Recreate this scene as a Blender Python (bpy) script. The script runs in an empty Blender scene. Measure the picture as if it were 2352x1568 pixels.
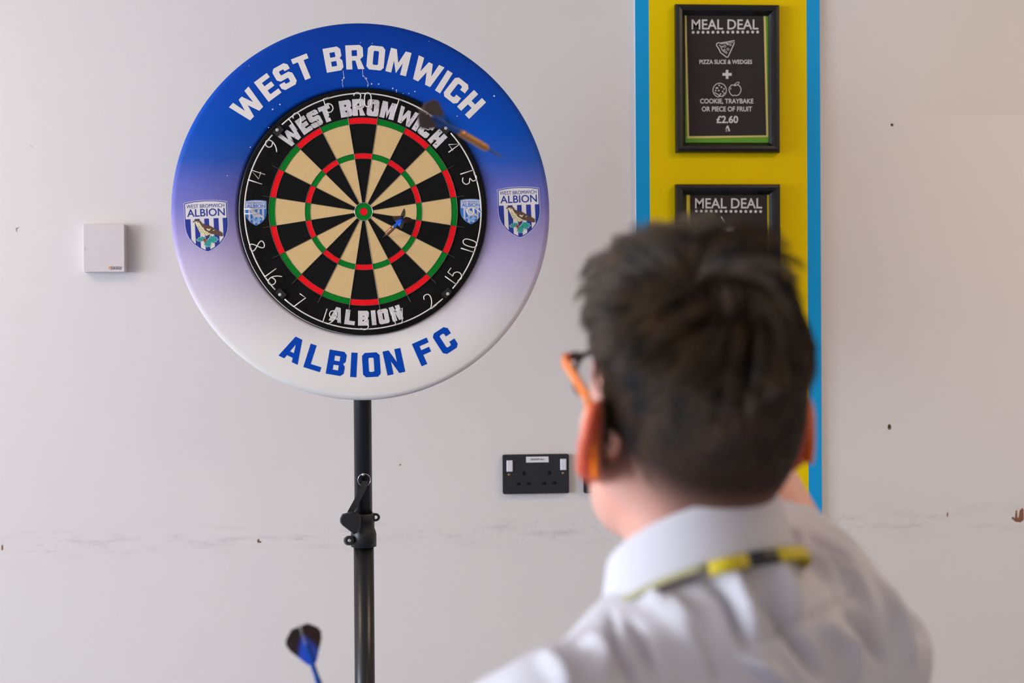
import bpy, math, random
import numpy as np
from mathutils import Matrix, Vector, Euler
from mathutils.geometry import tessellate_polygon

random.seed(4)
rng = np.random.default_rng(11)
scene = bpy.context.scene
COL = scene.collection

# ------------------------------------------------------------------ camera
IW, IH = 2352.0, 1568.0
LENS, SENSOR = 35.0, 23.5
FPX = LENS / SENSOR * IW
CAM = np.array([0.0, -3.35, 1.525])
RCAM = (Matrix.Rotation(math.radians(-4.5), 3, 'Z') @ Matrix.Rotation(math.radians(90 - 0.7), 3, 'X')
        @ Matrix.Rotation(math.radians(-0.4), 3, 'Z'))
RC = np.array(RCAM)
cd = bpy.data.cameras.new('camera')
cam = bpy.data.objects.new('camera', cd)
COL.objects.link(cam)
cd.lens = LENS; cd.sensor_width = SENSOR; cd.sensor_fit = 'HORIZONTAL'
cd.clip_start = 0.02; cd.clip_end = 60
cd.dof.use_dof = True
cd.dof.focus_distance = 2.82
cd.dof.aperture_fstop = 3.2
cam.matrix_world = Matrix.Translation(Vector(CAM)) @ RCAM.to_4x4()
scene.camera = cam

# ------------------------------------------------------------------ world, lights, exposure
scene.view_settings.view_transform = 'Standard'
scene.view_settings.look = 'None'
scene.view_settings.gamma = 1
scene.view_settings.use_curve_mapping = False
scene.view_settings.exposure = 0.42
wld = bpy.data.worlds.new('sky'); scene.world = wld
wld.use_nodes = True
bg = wld.node_tree.nodes['Background']
bg.inputs[0].default_value = (0.62, 0.76, 1.0, 1); bg.inputs[1].default_value = 1.0


def area(name, loc, rot, sx, sy, power, col):
    l = bpy.data.lights.new(name, 'AREA'); l.shape = 'RECTANGLE'
    l.size = sx; l.size_y = sy; l.energy = power; l.color = col
    o = bpy.data.objects.new(name, l); COL.objects.link(o)
    o.location = loc; o.rotation_euler = rot
    return o


# daylight entering by the window in the left wall
area('window_daylight', (-5.60, -3.0, 1.62), (0, math.radians(-90), 0), 1.6, 3.4, 270, (0.84, 0.905, 1.0))

# ------------------------------------------------------------------ helpers


def px(x, y, depth):
    d = np.array([(x - IW / 2) / FPX, -(y - IH / 2) / FPX, -1.0]) * depth
    return CAM + RC @ d


def pl(x, y, off=0.0):
    """pixel -> point on the vertical plane y = -off (off metres in front of the back wall)"""
    d = RC @ np.array([(x - IW / 2) / FPX, -(y - IH / 2) / FPX, -1.0])
    t = (-off - CAM[1]) / d[1]
    return CAM + d * t


def project(P):
    q = (np.asarray(P) - CAM) @ RC
    dep = -q[:, 2]
    return np.stack([IW / 2 + FPX * q[:, 0] / dep, IH / 2 - FPX * q[:, 1] / dep, dep], 1)


def s2l(c):
    return tuple(((v / 255.0) / 12.92 if v / 255.0 <= 0.04045 else ((v / 255.0 + 0.055) / 1.055) ** 2.4) for v in c)


MATS = {}


def mat(name, rgb=None, rough=0.5, metal=0.0, lin=None, noise=0.0, nscale=60.0, bump=0.0, bscale=200.0, spec=0.5, coat=0.0,
        sheen=0.0):
    if name in MATS:
        return MATS[name]
    m = bpy.data.materials.new(name); m.use_nodes = True
    nt = m.node_tree; b = nt.nodes['Principled BSDF']
    c = lin if lin is not None else s2l(rgb)
    b.inputs['Base Color'].default_value = (*c, 1)
    b.inputs['Roughness'].default_value = rough
    b.inputs['Metallic'].default_value = metal
    b.inputs['Specular IOR Level'].default_value = spec
    b.inputs['Coat Weight'].default_value = coat
    b.inputs['Sheen Weight'].default_value = sheen
    tc = nt.nodes.new('ShaderNodeTexCoord')
    if noise > 0:
        n = nt.nodes.new('ShaderNodeTexNoise'); n.inputs['Scale'].default_value = nscale
        n.inputs['Detail'].default_value = 4
        nt.links.new(tc.outputs['Object'], n.inputs['Vector'])
        r = nt.nodes.new('ShaderNodeMapRange')
        r.inputs['To Min'].default_value = 1 - noise; r.inputs['To Max'].default_value = 1 + noise
        r.inputs['From Min'].default_value = 0.3; r.inputs['From Max'].default_value = 0.7
        nt.links.new(n.outputs['Fac'], r.inputs['Value'])
        mx = nt.nodes.new('ShaderNodeMix'); mx.data_type = 'RGBA'; mx.blend_type = 'MULTIPLY'
        mx.inputs[0].default_value = 1
        mx.inputs[6].default_value = (*c, 1)
        nt.links.new(r.outputs[0], mx.inputs[7])
        nt.links.new(mx.outputs[2], b.inputs['Base Color'])
    if bump > 0:
        n2 = nt.nodes.new('ShaderNodeTexNoise'); n2.inputs['Scale'].default_value = bscale
        nt.links.new(tc.outputs['Object'], n2.inputs['Vector'])
        bp = nt.nodes.new('ShaderNodeBump'); bp.inputs['Strength'].default_value = bump
        bp.inputs['Distance'].default_value = 0.001
        nt.links.new(n2.outputs['Fac'], bp.inputs['Height'])
        nt.links.new(bp.outputs[0], b.inputs['Normal'])
    MATS[name] = m
    return m


def link(o, parent=None):
    COL.objects.link(o)
    if parent is not None:
        o.parent = parent
    return o


def tag(o, label=None, cat=None, group=None, kind=None):
    if label: o['label'] = label
    if cat: o['category'] = cat
    if group: o['group'] = group
    if kind: o['kind'] = kind
    return o


def empty(name, loc=(0, 0, 0), label=None, cat=None, group=None, rot=None, parent=None):
    o = bpy.data.objects.new(name, None); o.empty_display_size = 0.05
    o.location = loc
    if rot is not None: o.rotation_euler = rot
    link(o, parent)
    return tag(o, label, cat, group)


def mdata(name, v, f, m, smooth=False):
    me = bpy.data.meshes.new(name)
    me.from_pydata([tuple(map(float, p)) for p in v], [], [tuple(map(int, q)) for q in f])
    me.materials.append(m)
    if smooth:
        me.polygons.foreach_set('use_smooth', [True] * len(me.polygons))
    me.update()
    return me


def obj(name, v, f, m, parent=None, smooth=False, kind=None, label=None):
    o = bpy.data.objects.new(name, mdata(name, v, f, m, smooth))
    link(o, parent)
    return tag(o, label=label, kind=kind)


def wobj(name, v, f, m, parent, smooth=False, **kw):
    """vertices given in world space; parent is unrotated"""
    L = np.array(parent.location) if parent else 0
    if parent is not None and parent.parent is not None:
        L = L + np.array(parent.parent.location)
    return obj(name, np.asarray(v, float) - L, f, m, parent, smooth, **kw)


def fast_mesh(name, v, quads, m, parent=None, smooth=True, tri=False):
    n = 3 if tri else 4
    me = bpy.data.meshes.new(name)
    v = np.asarray(v, np.float32); quads = np.asarray(quads, np.int32)
    me.vertices.add(len(v)); me.vertices.foreach_set('co', v.ravel())
    me.loops.add(quads.size); me.loops.foreach_set('vertex_index', quads.ravel())
    me.polygons.add(len(quads))
    me.polygons.foreach_set('loop_start', np.arange(0, quads.size, n, dtype=np.int32))
    me.update(calc_edges=True)
    if smooth:
        me.polygons.foreach_set('use_smooth', np.ones(len(quads), bool))
    me.materials.append(m)
    me.validate()
    o = bpy.data.objects.new(name, me)
    link(o, parent)
    return o


def box(a, b):
    x0, y0, z0 = a; x1, y1, z1 = b
    v = [(x0, y0, z0), (x1, y0, z0), (x1, y1, z0), (x0, y1, z0), (x0, y0, z1), (x1, y0, z1), (x1, y1, z1), (x0, y1, z1)]
    f = [(0, 3, 2, 1), (4, 5, 6, 7), (0, 1, 5, 4), (1, 2, 6, 5), (2, 3, 7, 6), (3, 0, 4, 7)]
    return v, f


def join(*parts):
    V, F = [], []
    for v, f in parts:
        n = len(V); V += [tuple(p) for p in v]; F += [tuple(i + n for i in q) for q in f]
    return V, F


def lathe(prof, n=24, cap=True):
    """profile of (r, z) about local z"""
    v, f = [], []
    for r, z in prof:
        for i in range(n):
            a = 2 * math.pi * i / n
            v.append((r * math.cos(a), r * math.sin(a), z))
    for k in range(len(prof) - 1):
        for i in range(n):
            j = (i + 1) % n
            f.append((k * n + i, k * n + j, (k + 1) * n + j, (k + 1) * n + i))
    if cap:
        f.append(tuple(range(n - 1, -1, -1)))
        f.append(tuple(range((len(prof) - 1) * n, len(prof) * n)))
    return v, f


def xform(vf, M):
    v, f = vf
    return [tuple(M @ Vector(p)) for p in v], f


def along(a, b):
    """matrix taking local z axis to a->b, origin at a"""
    a = Vector(a); d = (Vector(b) - a)
    q = Vector((0, 0, 1)).rotation_difference(d.normalized())
    return Matrix.Translation(a) @ q.to_matrix().to_4x4()


def catmull(pts, n=6, closed=False):
    P = [np.array(p, float) for p in pts]
    out = []
    N = len(P)
    rngk = range(N if closed else N - 1)
    for i in rngk:
        if closed:
            p0, p1, p2, p3 = P[(i - 1) % N], P[i], P[(i + 1) % N], P[(i + 2) % N]
        else:
            p0, p1, p2, p3 = P[max(i - 1, 0)], P[i], P[i + 1], P[min(i + 2, N - 1)]
        for k in range(n):
            t = k / n
            out.append(0.5 * ((2 * p1) + (-p0 + p2) * t + (2 * p0 - 5 * p1 + 4 * p2 - p3) * t * t
                              + (-p0 + 3 * p1 - 3 * p2 + p3) * t ** 3))
    if not closed:
        out.append(P[-1])
    return out


def tube(pts, r, n=8, closed=False):
    P = [np.array(p, float) for p in pts]
    N = len(P)
    v, f = [], []
    up = None
    for i in range(N):
        a = P[(i - 1) % N] if (closed or i > 0) else P[i]
        b = P[(i + 1) % N] if (closed or i < N - 1) else P[i]
        t = b - a; t = t / (np.linalg.norm(t) + 1e-12)
        if up is None:
            up = np.array([0, 1, 0.]) if abs(t[1]) < 0.9 else np.array([1, 0, 0.])
        up = up - t * np.dot(up, t); up = up / (np.linalg.norm(up) + 1e-12)
        s = np.cross(t, up)
        ri = r[i] if hasattr(r, '__len__') else r
        for k in range(n):
            ang = 2 * math.pi * k / n
            v.append(P[i] + ri * (math.cos(ang) * up + math.sin(ang) * s))
    for i in range(N if closed else N - 1):
        j = (i + 1) % N
        for k in range(n):
            l = (k + 1) % n
            f.append((i * n + k, i * n + l, j * n + l, j * n + k))
    if not closed:
        f.append(tuple(range(n - 1, -1, -1))); f.append(tuple(range((N - 1) * n, N * n)))
    return v, f


def poly2(loops):
    """loops: outer + holes of 2D points -> verts2d, triangles (facing +z in 2D)"""
    L = [[Vector((p[0], p[1], 0)) for p in lp] for lp in loops]
    pts = [tuple(p) for lp in loops for p in lp]
    tris = tessellate_polygon(L)
    out = []
    for a, b, c in tris:
        pa, pb, pc = pts[a], pts[b], pts[c]
        cr = (pb[0] - pa[0]) * (pc[1] - pa[1]) - (pb[1] - pa[1]) * (pc[0] - pa[0])
        out.append((a, b, c) if cr > 0 else (a, c, b))
    return pts, out


def face_on(loops, off=0.0):
    """flat shape in the x/z plane looking to -y, at y = -off"""
    p, t = poly2(loops)
    return [(a, -off, b) for a, b in p], t


def slab(loops, y0, y1):
    """shape in x/z extruded from y0 (front, smaller) to y1 (back)"""
    p, t = poly2(loops)
    n = len(p)
    v = [(a, y0, b) for a, b in p] + [(a, y1, b) for a, b in p]
    f = list(t) + [(a + n, c + n, b + n) for a, b, c in t]
    k = 0
    for li, lp in enumerate(loops):
        m = len(lp)
        area2 = sum(lp[i][0] * lp[(i + 1) % m][1] - lp[(i + 1) % m][0] * lp[i][1] for i in range(m))
        flip = (area2 > 0) != (li == 0)
        for i in range(m):
            a, b = k + i, k + (i + 1) % m
            f.append((a, b, b + n, a + n)[::-1] if not flip else (a, b, b + n, a + n))
        k += m
    return v, f


def rrect(x0, z0, x1, z1, r, n=4):
    out = []
    for cx, cz, a0 in ((x1 - r, z0 + r, -90), (x1 - r, z1 - r, 0), (x0 + r, z1 - r, 90), (x0 + r, z0 + r, 180)):
        for i in range(n + 1):
            a = math.radians(a0 + 90 * i / n)
            out.append((cx + r * math.cos(a), cz + r * math.sin(a)))
    return out


def circ(cx, cz, r, n=14):
    return [(cx + r * math.cos(2 * math.pi * i / n), cz + r * math.sin(2 * math.pi * i / n)) for i in range(n)]


def stroke(pts, w, closed=False):
    """flat ribbon polygons (quads) along 2D polyline -> verts2d, faces"""
    P = [np.array(p, float) for p in pts]; N = len(P)
    v, f = [], []
    for i in range(N):
        a = P[(i - 1) % N] if (closed or i > 0) else P[i]
        b = P[(i + 1) % N] if (closed or i < N - 1) else P[i]
        t = b - a; t /= (np.linalg.norm(t) + 1e-12)
        nrm = np.array([-t[1], t[0]]) * w / 2
        v.append(P[i] - nrm); v.append(P[i] + nrm)
    for i in range(N if closed else N - 1):
        j = (i + 1) % N
        f.append((2 * i, 2 * j, 2 * j + 1, 2 * i + 1))
    return v, f


TXT = {}


def text_data(body, bold=0.0):
    key = (body, bold)
    if key not in TXT:
        cu = bpy.data.curves.new('t', 'FONT'); cu.body = body; cu.offset = bold
        cu.fill_mode = 'FRONT'; cu.resolution_u = 4
        o = bpy.data.objects.new('t', cu); COL.objects.link(o)
        dg = bpy.context.evaluated_depsgraph_get(); dg.update()
        me = bpy.data.meshes.new_from_object(o.evaluated_get(dg))
        v = np.array([p.co[:2] for p in me.vertices])
        f = [tuple(p.vertices) for p in me.polygons]
        out = []
        for q in f:
            a, b, c = v[q[0]], v[q[1]], v[q[2]]
            cr = (b[0] - a[0]) * (c[1] - a[1]) - (b[1] - a[1]) * (c[0] - a[0])
            out.append(q if cr > 0 else q[::-1])
        mn, mxx = v.min(0), v.max(0)
        v = (v - mn) / (mxx - mn)
        TXT[key] = (v, out)
        bpy.data.objects.remove(o); bpy.data.curves.remove(cu); bpy.data.meshes.remove(me)
    return TXT[key]


# ------------------------------------------------------------------ materials
BLACKM = mat('black_plastic', (22, 22, 24), 0.45, bump=0.05, bscale=900)
WHITEP = mat('white_plastic', (214, 212, 216), 0.4)


def wall_material():
    m = bpy.data.materials.new('painted_plaster'); m.use_nodes = True
    nt = m.node_tree; b = nt.nodes['Principled BSDF']; N = nt.nodes.new; L = nt.links.new
    b.inputs['Roughness'].default_value = 0.62
    b.inputs['Specular IOR Level'].default_value = 0.25
    geo = N('ShaderNodeNewGeometry'); sep = N('ShaderNodeSeparateXYZ')
    L(geo.outputs['Position'], sep.inputs[0])

    def mth(op, a, b2=None, c=None, clamp=False):
        n = N('ShaderNodeMath'); n.operation = op; n.use_clamp = clamp
        for i, x in enumerate((a, b2, c)):
            if x is None: continue
            if isinstance(x, (int, float)): n.inputs[i].default_value = x
            else: L(x, n.inputs[i])
        return n.outputs[0]

    def noise(scale, sx=1, sy=1, sz=1, det=5, rough=0.6):
        mp = N('ShaderNodeMapping'); mp.inputs['Scale'].default_value = (sx, sy, sz)
        L(geo.outputs['Position'], mp.inputs[0])
        n = N('ShaderNodeTexNoise'); n.inputs['Scale'].default_value = scale
        n.inputs['Detail'].default_value = det; n.inputs['Roughness'].default_value = rough
        L(mp.outputs[0], n.inputs['Vector'])
        return n.outputs['Fac']
    # worn band at counter height
    a, c = pl(0, 1252), pl(2352, 1188)
    slope = (c[2] - a[2]) / (c[0] - a[0])
    t = mth('SUBTRACT', sep.outputs[2], mth('ADD', mth('MULTIPLY', sep.outputs[0], slope), a[2] - slope * a[0]))
    t2 = mth('DIVIDE', t, 0.030)
    band = mth('POWER', 2.718, mth('MULTIPLY', mth('MULTIPLY', t2, t2), -1.0))
    st = noise(9, 1, 1, 5, 8, 0.7)
    pat = noise(2.3, 1, 1, 1, 3, 0.5)
    s1 = mth('MULTIPLY', mth('SUBTRACT', st, 0.50, clamp=True), 6.0, clamp=True)
    s2 = mth('MULTIPLY', mth('SUBTRACT', pat, 0.42, clamp=True), 5.0, clamp=True)
    fine = noise(75, 1, 1, 1.6, 6, 0.75)
    s3 = mth('MULTIPLY', mth('SUBTRACT', fine, 0.56, clamp=True), 9.0, clamp=True)
    scuff = mth('MULTIPLY', band, mth('ADD', mth('MULTIPLY', s1, 0.26), mth('MULTIPLY', mth('MULTIPLY', s3, s2), 0.42)))
    # pale repaint streaks low on the wall
    mott = noise(1.6, 1, 1, 1.3, 4, 0.5)
    mx = N('ShaderNodeMix'); mx.data_type = 'RGBA'
    mx.inputs[6].default_value = (0.66, 0.625, 0.61, 1); mx.inputs[7].default_value = (0.70, 0.67, 0.66, 1)
    L(mott, mx.inputs[0])
    # faint edge of an older paint patch, upper right
    e = pl(2080, 264)
    pm = mth('MULTIPLY', mth('GREATER_THAN', sep.outputs[2], e[2]), mth('MULTIPLY', mth('SUBTRACT', sep.outputs[0], e[0], clamp=True), 5.0, clamp=True))
    mp2 = N('ShaderNodeMix'); mp2.data_type = 'RGBA'
    mp2.inputs[7].default_value = (0.60, 0.57, 0.52, 1)
    L(mx.outputs[2], mp2.inputs[6]); L(mth('MULTIPLY', pm, 0.5), mp2.inputs[0])
    m3 = N('ShaderNodeMix'); m3.data_type = 'RGBA'
    m3.inputs[7].default_value = (0.22, 0.20, 0.21, 1)
    L(mp2.outputs[2], m3.inputs[6]); L(scuff, m3.inputs[0])
    L(m3.outputs[2], b.inputs['Base Color'])
    bp = N('ShaderNodeBump'); bp.inputs['Strength'].default_value = 0.25; bp.inputs['Distance'].default_value = 0.001
    L(noise(260, det=2), bp.inputs['Height']); L(bp.outputs[0], b.inputs['Normal'])
    return m


WALLM = wall_material()
PLAIN = mat('plain_wall_paint', lin=(0.66, 0.63, 0.61), rough=0.7, noise=0.03, nscale=3)
CEIL = mat('ceiling_paint', lin=(0.75, 0.72, 0.68), rough=0.8, noise=0.02, nscale=4)
FLOORM = mat('vinyl_floor', (118, 130, 158), 0.45, noise=0.12, nscale=14)

# ------------------------------------------------------------------ room
RX0, RX1, RY0, RZ1 = -5.5, 3.4, -5.8, 2.75


def struct(name, vf, m, parent=None):
    o = obj(name, *vf, m, parent)
    if parent is None: o['kind'] = 'structure'
    return o


wall_back = struct('wall_back', box((RX0, 0, 0), (RX1, 0.12, RZ1)), WALLM)
WARM = mat('warm_wall_paint', lin=(0.50, 0.44, 0.38), rough=0.7, noise=0.05, nscale=3)
struct('wall_right', box((RX1, RY0, 0), (RX1 + 0.12, 0.12, RZ1)), WARM)
struct('wall_front', box((RX0, RY0 - 0.12, 0), (RX1, RY0, RZ1)), WARM)
WY0, WY1, WZ0, WZ1 = -4.75, -1.25, 0.80, 2.45
struct('wall_left', join(box((RX0 - 0.12, RY0, 0), (RX0, WY0, RZ1)), box((RX0 - 0.12, WY1, 0), (RX0, 0.12, RZ1)),
                         box((RX0 - 0.12, WY0, 0), (RX0, WY1, WZ0)), box((RX0 - 0.12, WY0, WZ1), (RX0, WY1, RZ1))), PLAIN)
struct('floor', box((RX0 - 0.12, RY0 - 0.12, -0.1), (RX1 + 0.12, 0.12, 0)), FLOORM)
struct('ceiling', box((RX0 - 0.12, RY0 - 0.12, RZ1), (RX1 + 0.12, 0.12, RZ1 + 0.1)), CEIL)
struct('baseboard_back', box((RX0, -0.018, 0), (RX1, 0, 0.11)), mat('skirting_paint', (190, 188, 186), 0.4))
win = empty('window_1', (RX0 - 0.06, (WY0 + WY1) / 2, WZ0)); win['kind'] = 'structure'
WF = mat('window_frame_paint', (225, 225, 228), 0.4)
hw = (WY1 - WY0) / 2; hz = WZ1 - WZ0
for nm, a, b_ in (('window_sill', (-0.06, -hw, 0), (0.14, hw, 0.03)), ('window_head', (-0.03, -hw, hz - 0.05), (0.03, hw, hz)),
                  ('window_jamb', (-0.03, -hw, 0.03), (0.03, -hw + 0.05, hz - 0.05)),
                  ('window_jamb', (-0.03, hw - 0.05, 0.03), (0.03, hw, hz - 0.05)),
                  ('window_mullion', (-0.03, -0.025, 0.03), (0.03, 0.025, hz - 0.05))):
    obj(nm, *box(a, b_), WF, win)

# marks left on the wall
HOLE = mat('hole_dark', (38, 26, 12), 0.9)
CHIP = mat('bare_plaster_chip', (128, 88, 64), 0.9, noise=0.25, nscale=300)


def wall_mark(name, pts, m, off=0.0004):
    v = [pl(x, y, off) for x, y in pts]
    c = wall_back
    obj(name, v, [tuple(range(len(v)))[::-1]], m, c)


def blob(cx, cy, rx, ry, n=10, rot=0.0, jit=0.15):
    out = []
    for i in range(n):
        a = 2 * math.pi * i / n
        k = 1 + random.uniform(-jit, jit)
        x, y = rx * k * math.cos(a), ry * k * math.sin(a)
        out.append((cx + x * math.cos(rot) - y * math.sin(rot), cy + x * math.sin(rot) + y * math.cos(rot)))
    return out


for x, y, rx, ry in ((2049, 287, 4, 3.5), (2043, 980, 4.5, 6.5)):
    wall_mark('nail_hole', blob(x, y, rx, ry), mat('hole_rim', (120, 100, 66), 0.9))
    wall_mark('nail_hole', blob(x - 0.8, y - 0.4, rx * 0.5, ry * 0.5), HOLE, 0.0007)
wall_mark('nail_hole', blob(919, 1067, 2, 2), CHIP)
wall_mark('paint_chip', [(2323, 1190), (2326, 1186), (2331, 1190), (2333, 1172), (2336, 1171), (2337, 1190), (2340, 1186), (2342, 1172),
                         (2348, 1166), (2351, 1170), (2351, 1194), (2344, 1199), (2333, 1198)], CHIP)
wall_mark('paint_chip', [(590, 1242), (594, 1236), (596, 1242), (601, 1243), (599, 1246), (592, 1246)], CHIP)
wall_mark('paint_chip', blob(5, 1257, 2, 7), CHIP)
wall_mark('paint_chip', blob(2176, 1181, 1.5, 6, rot=0.1), mat('red_brown_chip', (150, 84, 70), 0.9))
wall_mark('paint_chip', blob(40, 524, 5, 1.2, rot=-0.5), mat('faint_scratch', (178, 150, 140), 0.9))
wall_mark('paint_chip', blob(38, 528, 1.2, 5), mat('faint_scratch', (178, 150, 140), 0.9))
wall_mark('paint_chip', blob(72, 336, 4, 0.8, rot=0.1), mat('faint_scratch', (178, 150, 140), 0.9))

# ceiling lamps (warm white panels behind and above the viewer)
LAMP = bpy.data.materials.new('lamp_diffuser'); LAMP.use_nodes = True
_b = LAMP.node_tree.nodes['Principled BSDF']
_b.inputs['Base Color'].default_value = (0.9, 0.86, 0.78, 1)
_b.inputs['Emission Color'].default_value = (1.0, 0.73, 0.48, 1)
_b.inputs['Emission Strength'].default_value = 13.5
for i, (x, y) in enumerate(((1.9, -4.6), (-1.7, -1.35), (1.8, -1.35))):
    o = empty('ceiling_light', (x, y, RZ1), ('square warm ceiling light panel, %s' %
              ('behind the viewer', 'near the dartboard wall on the left', 'near the dartboard wall on the right')[i]),
              'ceiling light', 'ceiling light panels')
    obj('light_frame', *slab([rrect(-0.31, -0.31, 0.31, 0.31, 0.01), rrect(-0.29, -0.29, 0.29, 0.29, 0.01)], 0, 0.03), WHITEP, o).rotation_euler = (math.radians(90), 0, 0)
    obj('diffuser', *box((-0.29, -0.29, -0.016), (0.29, 0.29, -0.004)), LAMP, o)

# ------------------------------------------------------------------ yellow and blue wall panel
YEL = mat('yellow_vinyl', (226, 196, 0), 0.5, noise=0.03, nscale=5, spec=0.08)
BLU = mat('blue_vinyl', (22, 152, 214), 0.5, noise=0.03, nscale=5, spec=0.1)
CORE = mat('white_board_core', (222, 222, 226), 0.5)
PT = 0.010
xl, xli = pl(1459.5, 240, PT)[0], pl(1491.3, 240, PT)[0]
xri, xr = pl(1854.5, 570, PT)[0], pl(1885.2, 570, PT)[0]
zt, zb = pl(1670, -260, PT)[2], pl(1670, 1290, PT)[2]
panel = empty('wall_panel', ((xl + xr) / 2, 0, zb), 'tall yellow wall panel with light blue side strips behind the two menus', 'wall panel')
wobj('board_core', *box((xl, -PT, zb), (xr, -0.0005, zt)), CORE, panel)
wobj('center_strip', *box((xli, -PT - 0.0008, zb), (xri, -PT - 0.00005, zt)), YEL, panel, label='yellow middle strip')
wobj('side_strip', *box((xl, -PT - 0.0008, zb), (xli, -PT - 0.00005, zt)), BLU, panel, label='light blue strip')
wobj('side_strip', *box((xri, -PT - 0.0008, zb), (xr, -PT - 0.00005, zt)), BLU, panel, label='light blue strip')

# ------------------------------------------------------------------ menu frames
FRAME = mat('black_frame_lacquer', (9, 9, 10), 0.36, bump=0.03, bscale=600)
CHAR = mat('charcoal_print', (44, 41, 42), 0.6, spec=.2)
INK = mat('off_white_print', (205, 202, 206), 0.5)
PALE = mat('pale_yellow_paper', (205, 190, 110), 0.5)
GRN = mat('green_paper', (84, 150, 20), 0.5)
YELP = mat('yellow_paper', (215, 195, 20), 0.5)
GREYI = mat('grey_print', (140, 138, 140), 0.5)
FOFF = PT + 0.001


def menu_frame(corners, label):
    (x0, y0), (x1, y1) = corners
    a, b = pl(x0, y0, FOFF + 0.02), pl(x1, y1, FOFF + 0.02)
    X0, X1, Z1, Z0 = a[0], b[0], a[2], b[2]
    root = empty('menu_frame', ((X0 + X1) / 2, -FOFF, Z0), label, 'picture frame', 'framed menus on the yellow panel')
    prof = [(0, 0), (0, 0.014), (0.002, 0.018), (0.008, 0.020), (0.014, 0.0185), (0.018, 0.012), (0.0225, 0.006), (0.0225, 0)]
    cs = [(X0, Z0), (X1, Z0), (X1, Z1), (X0, Z1)]
    ins = [(1, 1), (-1, 1), (-1, -1), (1, -1)]
    for k in range(4):
        l = (k + 1) % 4
        v = []
        for (c, i_) in ((cs[k], ins[k]), (cs[l], ins[l])):
            for d, h in prof:
                v.append((c[0] + i_[0] * d, -FOFF - h, c[1] + i_[1] * d))
        n = len(prof)
        f = [(i, i + 1, n + i + 1, n + i) for i in range(n - 1)] + [tuple(range(n)), tuple(range(2 * n - 1, n - 1, -1))]
        wobj('frame_rail', v, f, FRAME, root)
    w = 0.0215
    wobj('backing_board', *box((X0 + w, -FOFF - 0.003, Z0 + w), (X1 - w, -FOFF, Z1 - w)), BLACKM, root)
    return root


def sheet(name, pts, off, m, root):
    v = [pl(x, y, off) for x, y in pts]
    wobj(name, v, [tuple(range(len(v)))[::-1]], m, root)


def ptext(body, x0, y0, x1, y1, off, root, m=None, bold=0.02, name='lettering', skew=0.0):
    v, f = text_data(body, bold)
    P = [pl(x0 + a * (x1 - x0), y1 + b * (y0 - y1) + skew * (a - 0.5) * (x1 - x0), off) for a, b in v]
    wobj(name, P, f, m or INK, root)


def pstroke(pts, w, off, root, m=None, name='printed_icon', closed=False):
    v, f = stroke([(x, -y) for x, y in pts], w, closed)
    wobj(name, [pl(x, -y, off) for x, y in v], f, m or INK, root)


def pfill(pts, off, root, m=None, name='printed_icon'):
    p, t = poly2([[(x, -y) for x, y in pts]])
    wobj(name, [pl(x, -y, off) for x, y in p], t, m or INK, root)


mf = menu_frame(((1552.5, 8), (1793, 349.5)), 'upper black framed menu with pizza slice and £2.60 price')
S0 = FOFF + 0.0035
sheet('green_sheet', [(1574, 32), (1770, 33), (1770, 328), (1574, 328)], S0, GRN, mf)
sheet('pale_sheet', [(1572, 32), (1758.5, 32), (1765, 314.5), (1579, 318)], S0 + 0.0005, PALE, mf)
sheet('menu_sheet', [(1577, 35), (1753.5, 36), (1760, 310.5), (1583, 312.5)], S0 + 0.001, CHAR, mf)
T = S0 + 0.0013
ptext('MEAL DEAL', 1588.5, 44.5, 1742, 67.5, T, mf, bold=0.012)
for i in range(14):
    pfill(blob(1592 + i * 11.4, 74.3 - i * 0.06, 3.4, 3.4, jit=0), T, mf, name='printed_dot')
pz = [(1646, 100), (1650, 98), (1655, 99), (1687, 93), (1686, 100), (1674, 127), (1672, 131), (1668, 131), (1662, 126), (1655, 121), (1651, 112), (1646, 105)]
pstroke(pz, 2.0, T, mf, closed=True)
pstroke([(1652, 103), (1656, 108), (1658, 114), (1664, 120), (1670, 123)], 1.4, T, mf)
pstroke([(1655, 101), (1684, 97)], 1.2, T, mf)
for x, y, r in ((1665, 106, 2.6), (1672, 113, 2.4), (1664, 115, 2.0), (1668, 120, 1.8), (1678, 103, 2.0), (1659, 107, 1.4)):
    pstroke(blob(x, y, r, r, jit=0), 1.1, T, mf, closed=True)
pfill([(1667, 100), (1673, 98), (1671, 101), (1676, 100), (1672, 104)], T, mf)
ptext('PIZZA SLICE & WEDGES', 1606.5, 137, 1727.5, 147, T, mf, bold=0.02)
pfill([(1667, 160.5), (1673, 160.5), (1673, 167.5), (1680.5, 167.5), (1680.5, 174), (1673, 174), (1673, 181), (1667, 181), (1667, 174), (1659.5, 174), (1659.5, 167.5), (1667, 167.5)], T, mf)
ck = [(1653 + 15.5 * math.cos(a), 207 + 16 * math.sin(a)) for a in np.linspace(math.radians(100), math.radians(100 + 330), 26)]
pstroke(ck + [(1644, 214), (1641, 212)], 1.7, T, mf)
for x, y in ((1652, 196), (1645, 202), (1657, 200), (1663, 204), (1651, 208), (1644, 208), (1660, 210), (1663, 214), (1655, 216), (1648, 202), (1652, 221), (1661, 219)):
    pfill(blob(x, y, 1.8, 1.8, 7), T, mf)
ap = catmull([(1688, 197), (1694, 195), (1700, 199), (1702, 207), (1698, 216), (1692, 219.5), (1688, 218.5), (1683, 219.5), (1677, 214), (1674.5, 205), (1678, 197), (1683, 195)], 4, True)
pstroke(ap, 1.7, T, mf, closed=True)
pstroke([(1688, 197), (1687, 192)], 1.6, T, mf)
pstroke(catmull([(1689, 194), (1691, 190), (1697, 188.5), (1697, 192), (1692, 195)], 3, True), 1.3, T, mf, closed=True)
pstroke([(1679, 201), (1678, 206)], 1.2, T, mf)
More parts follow.
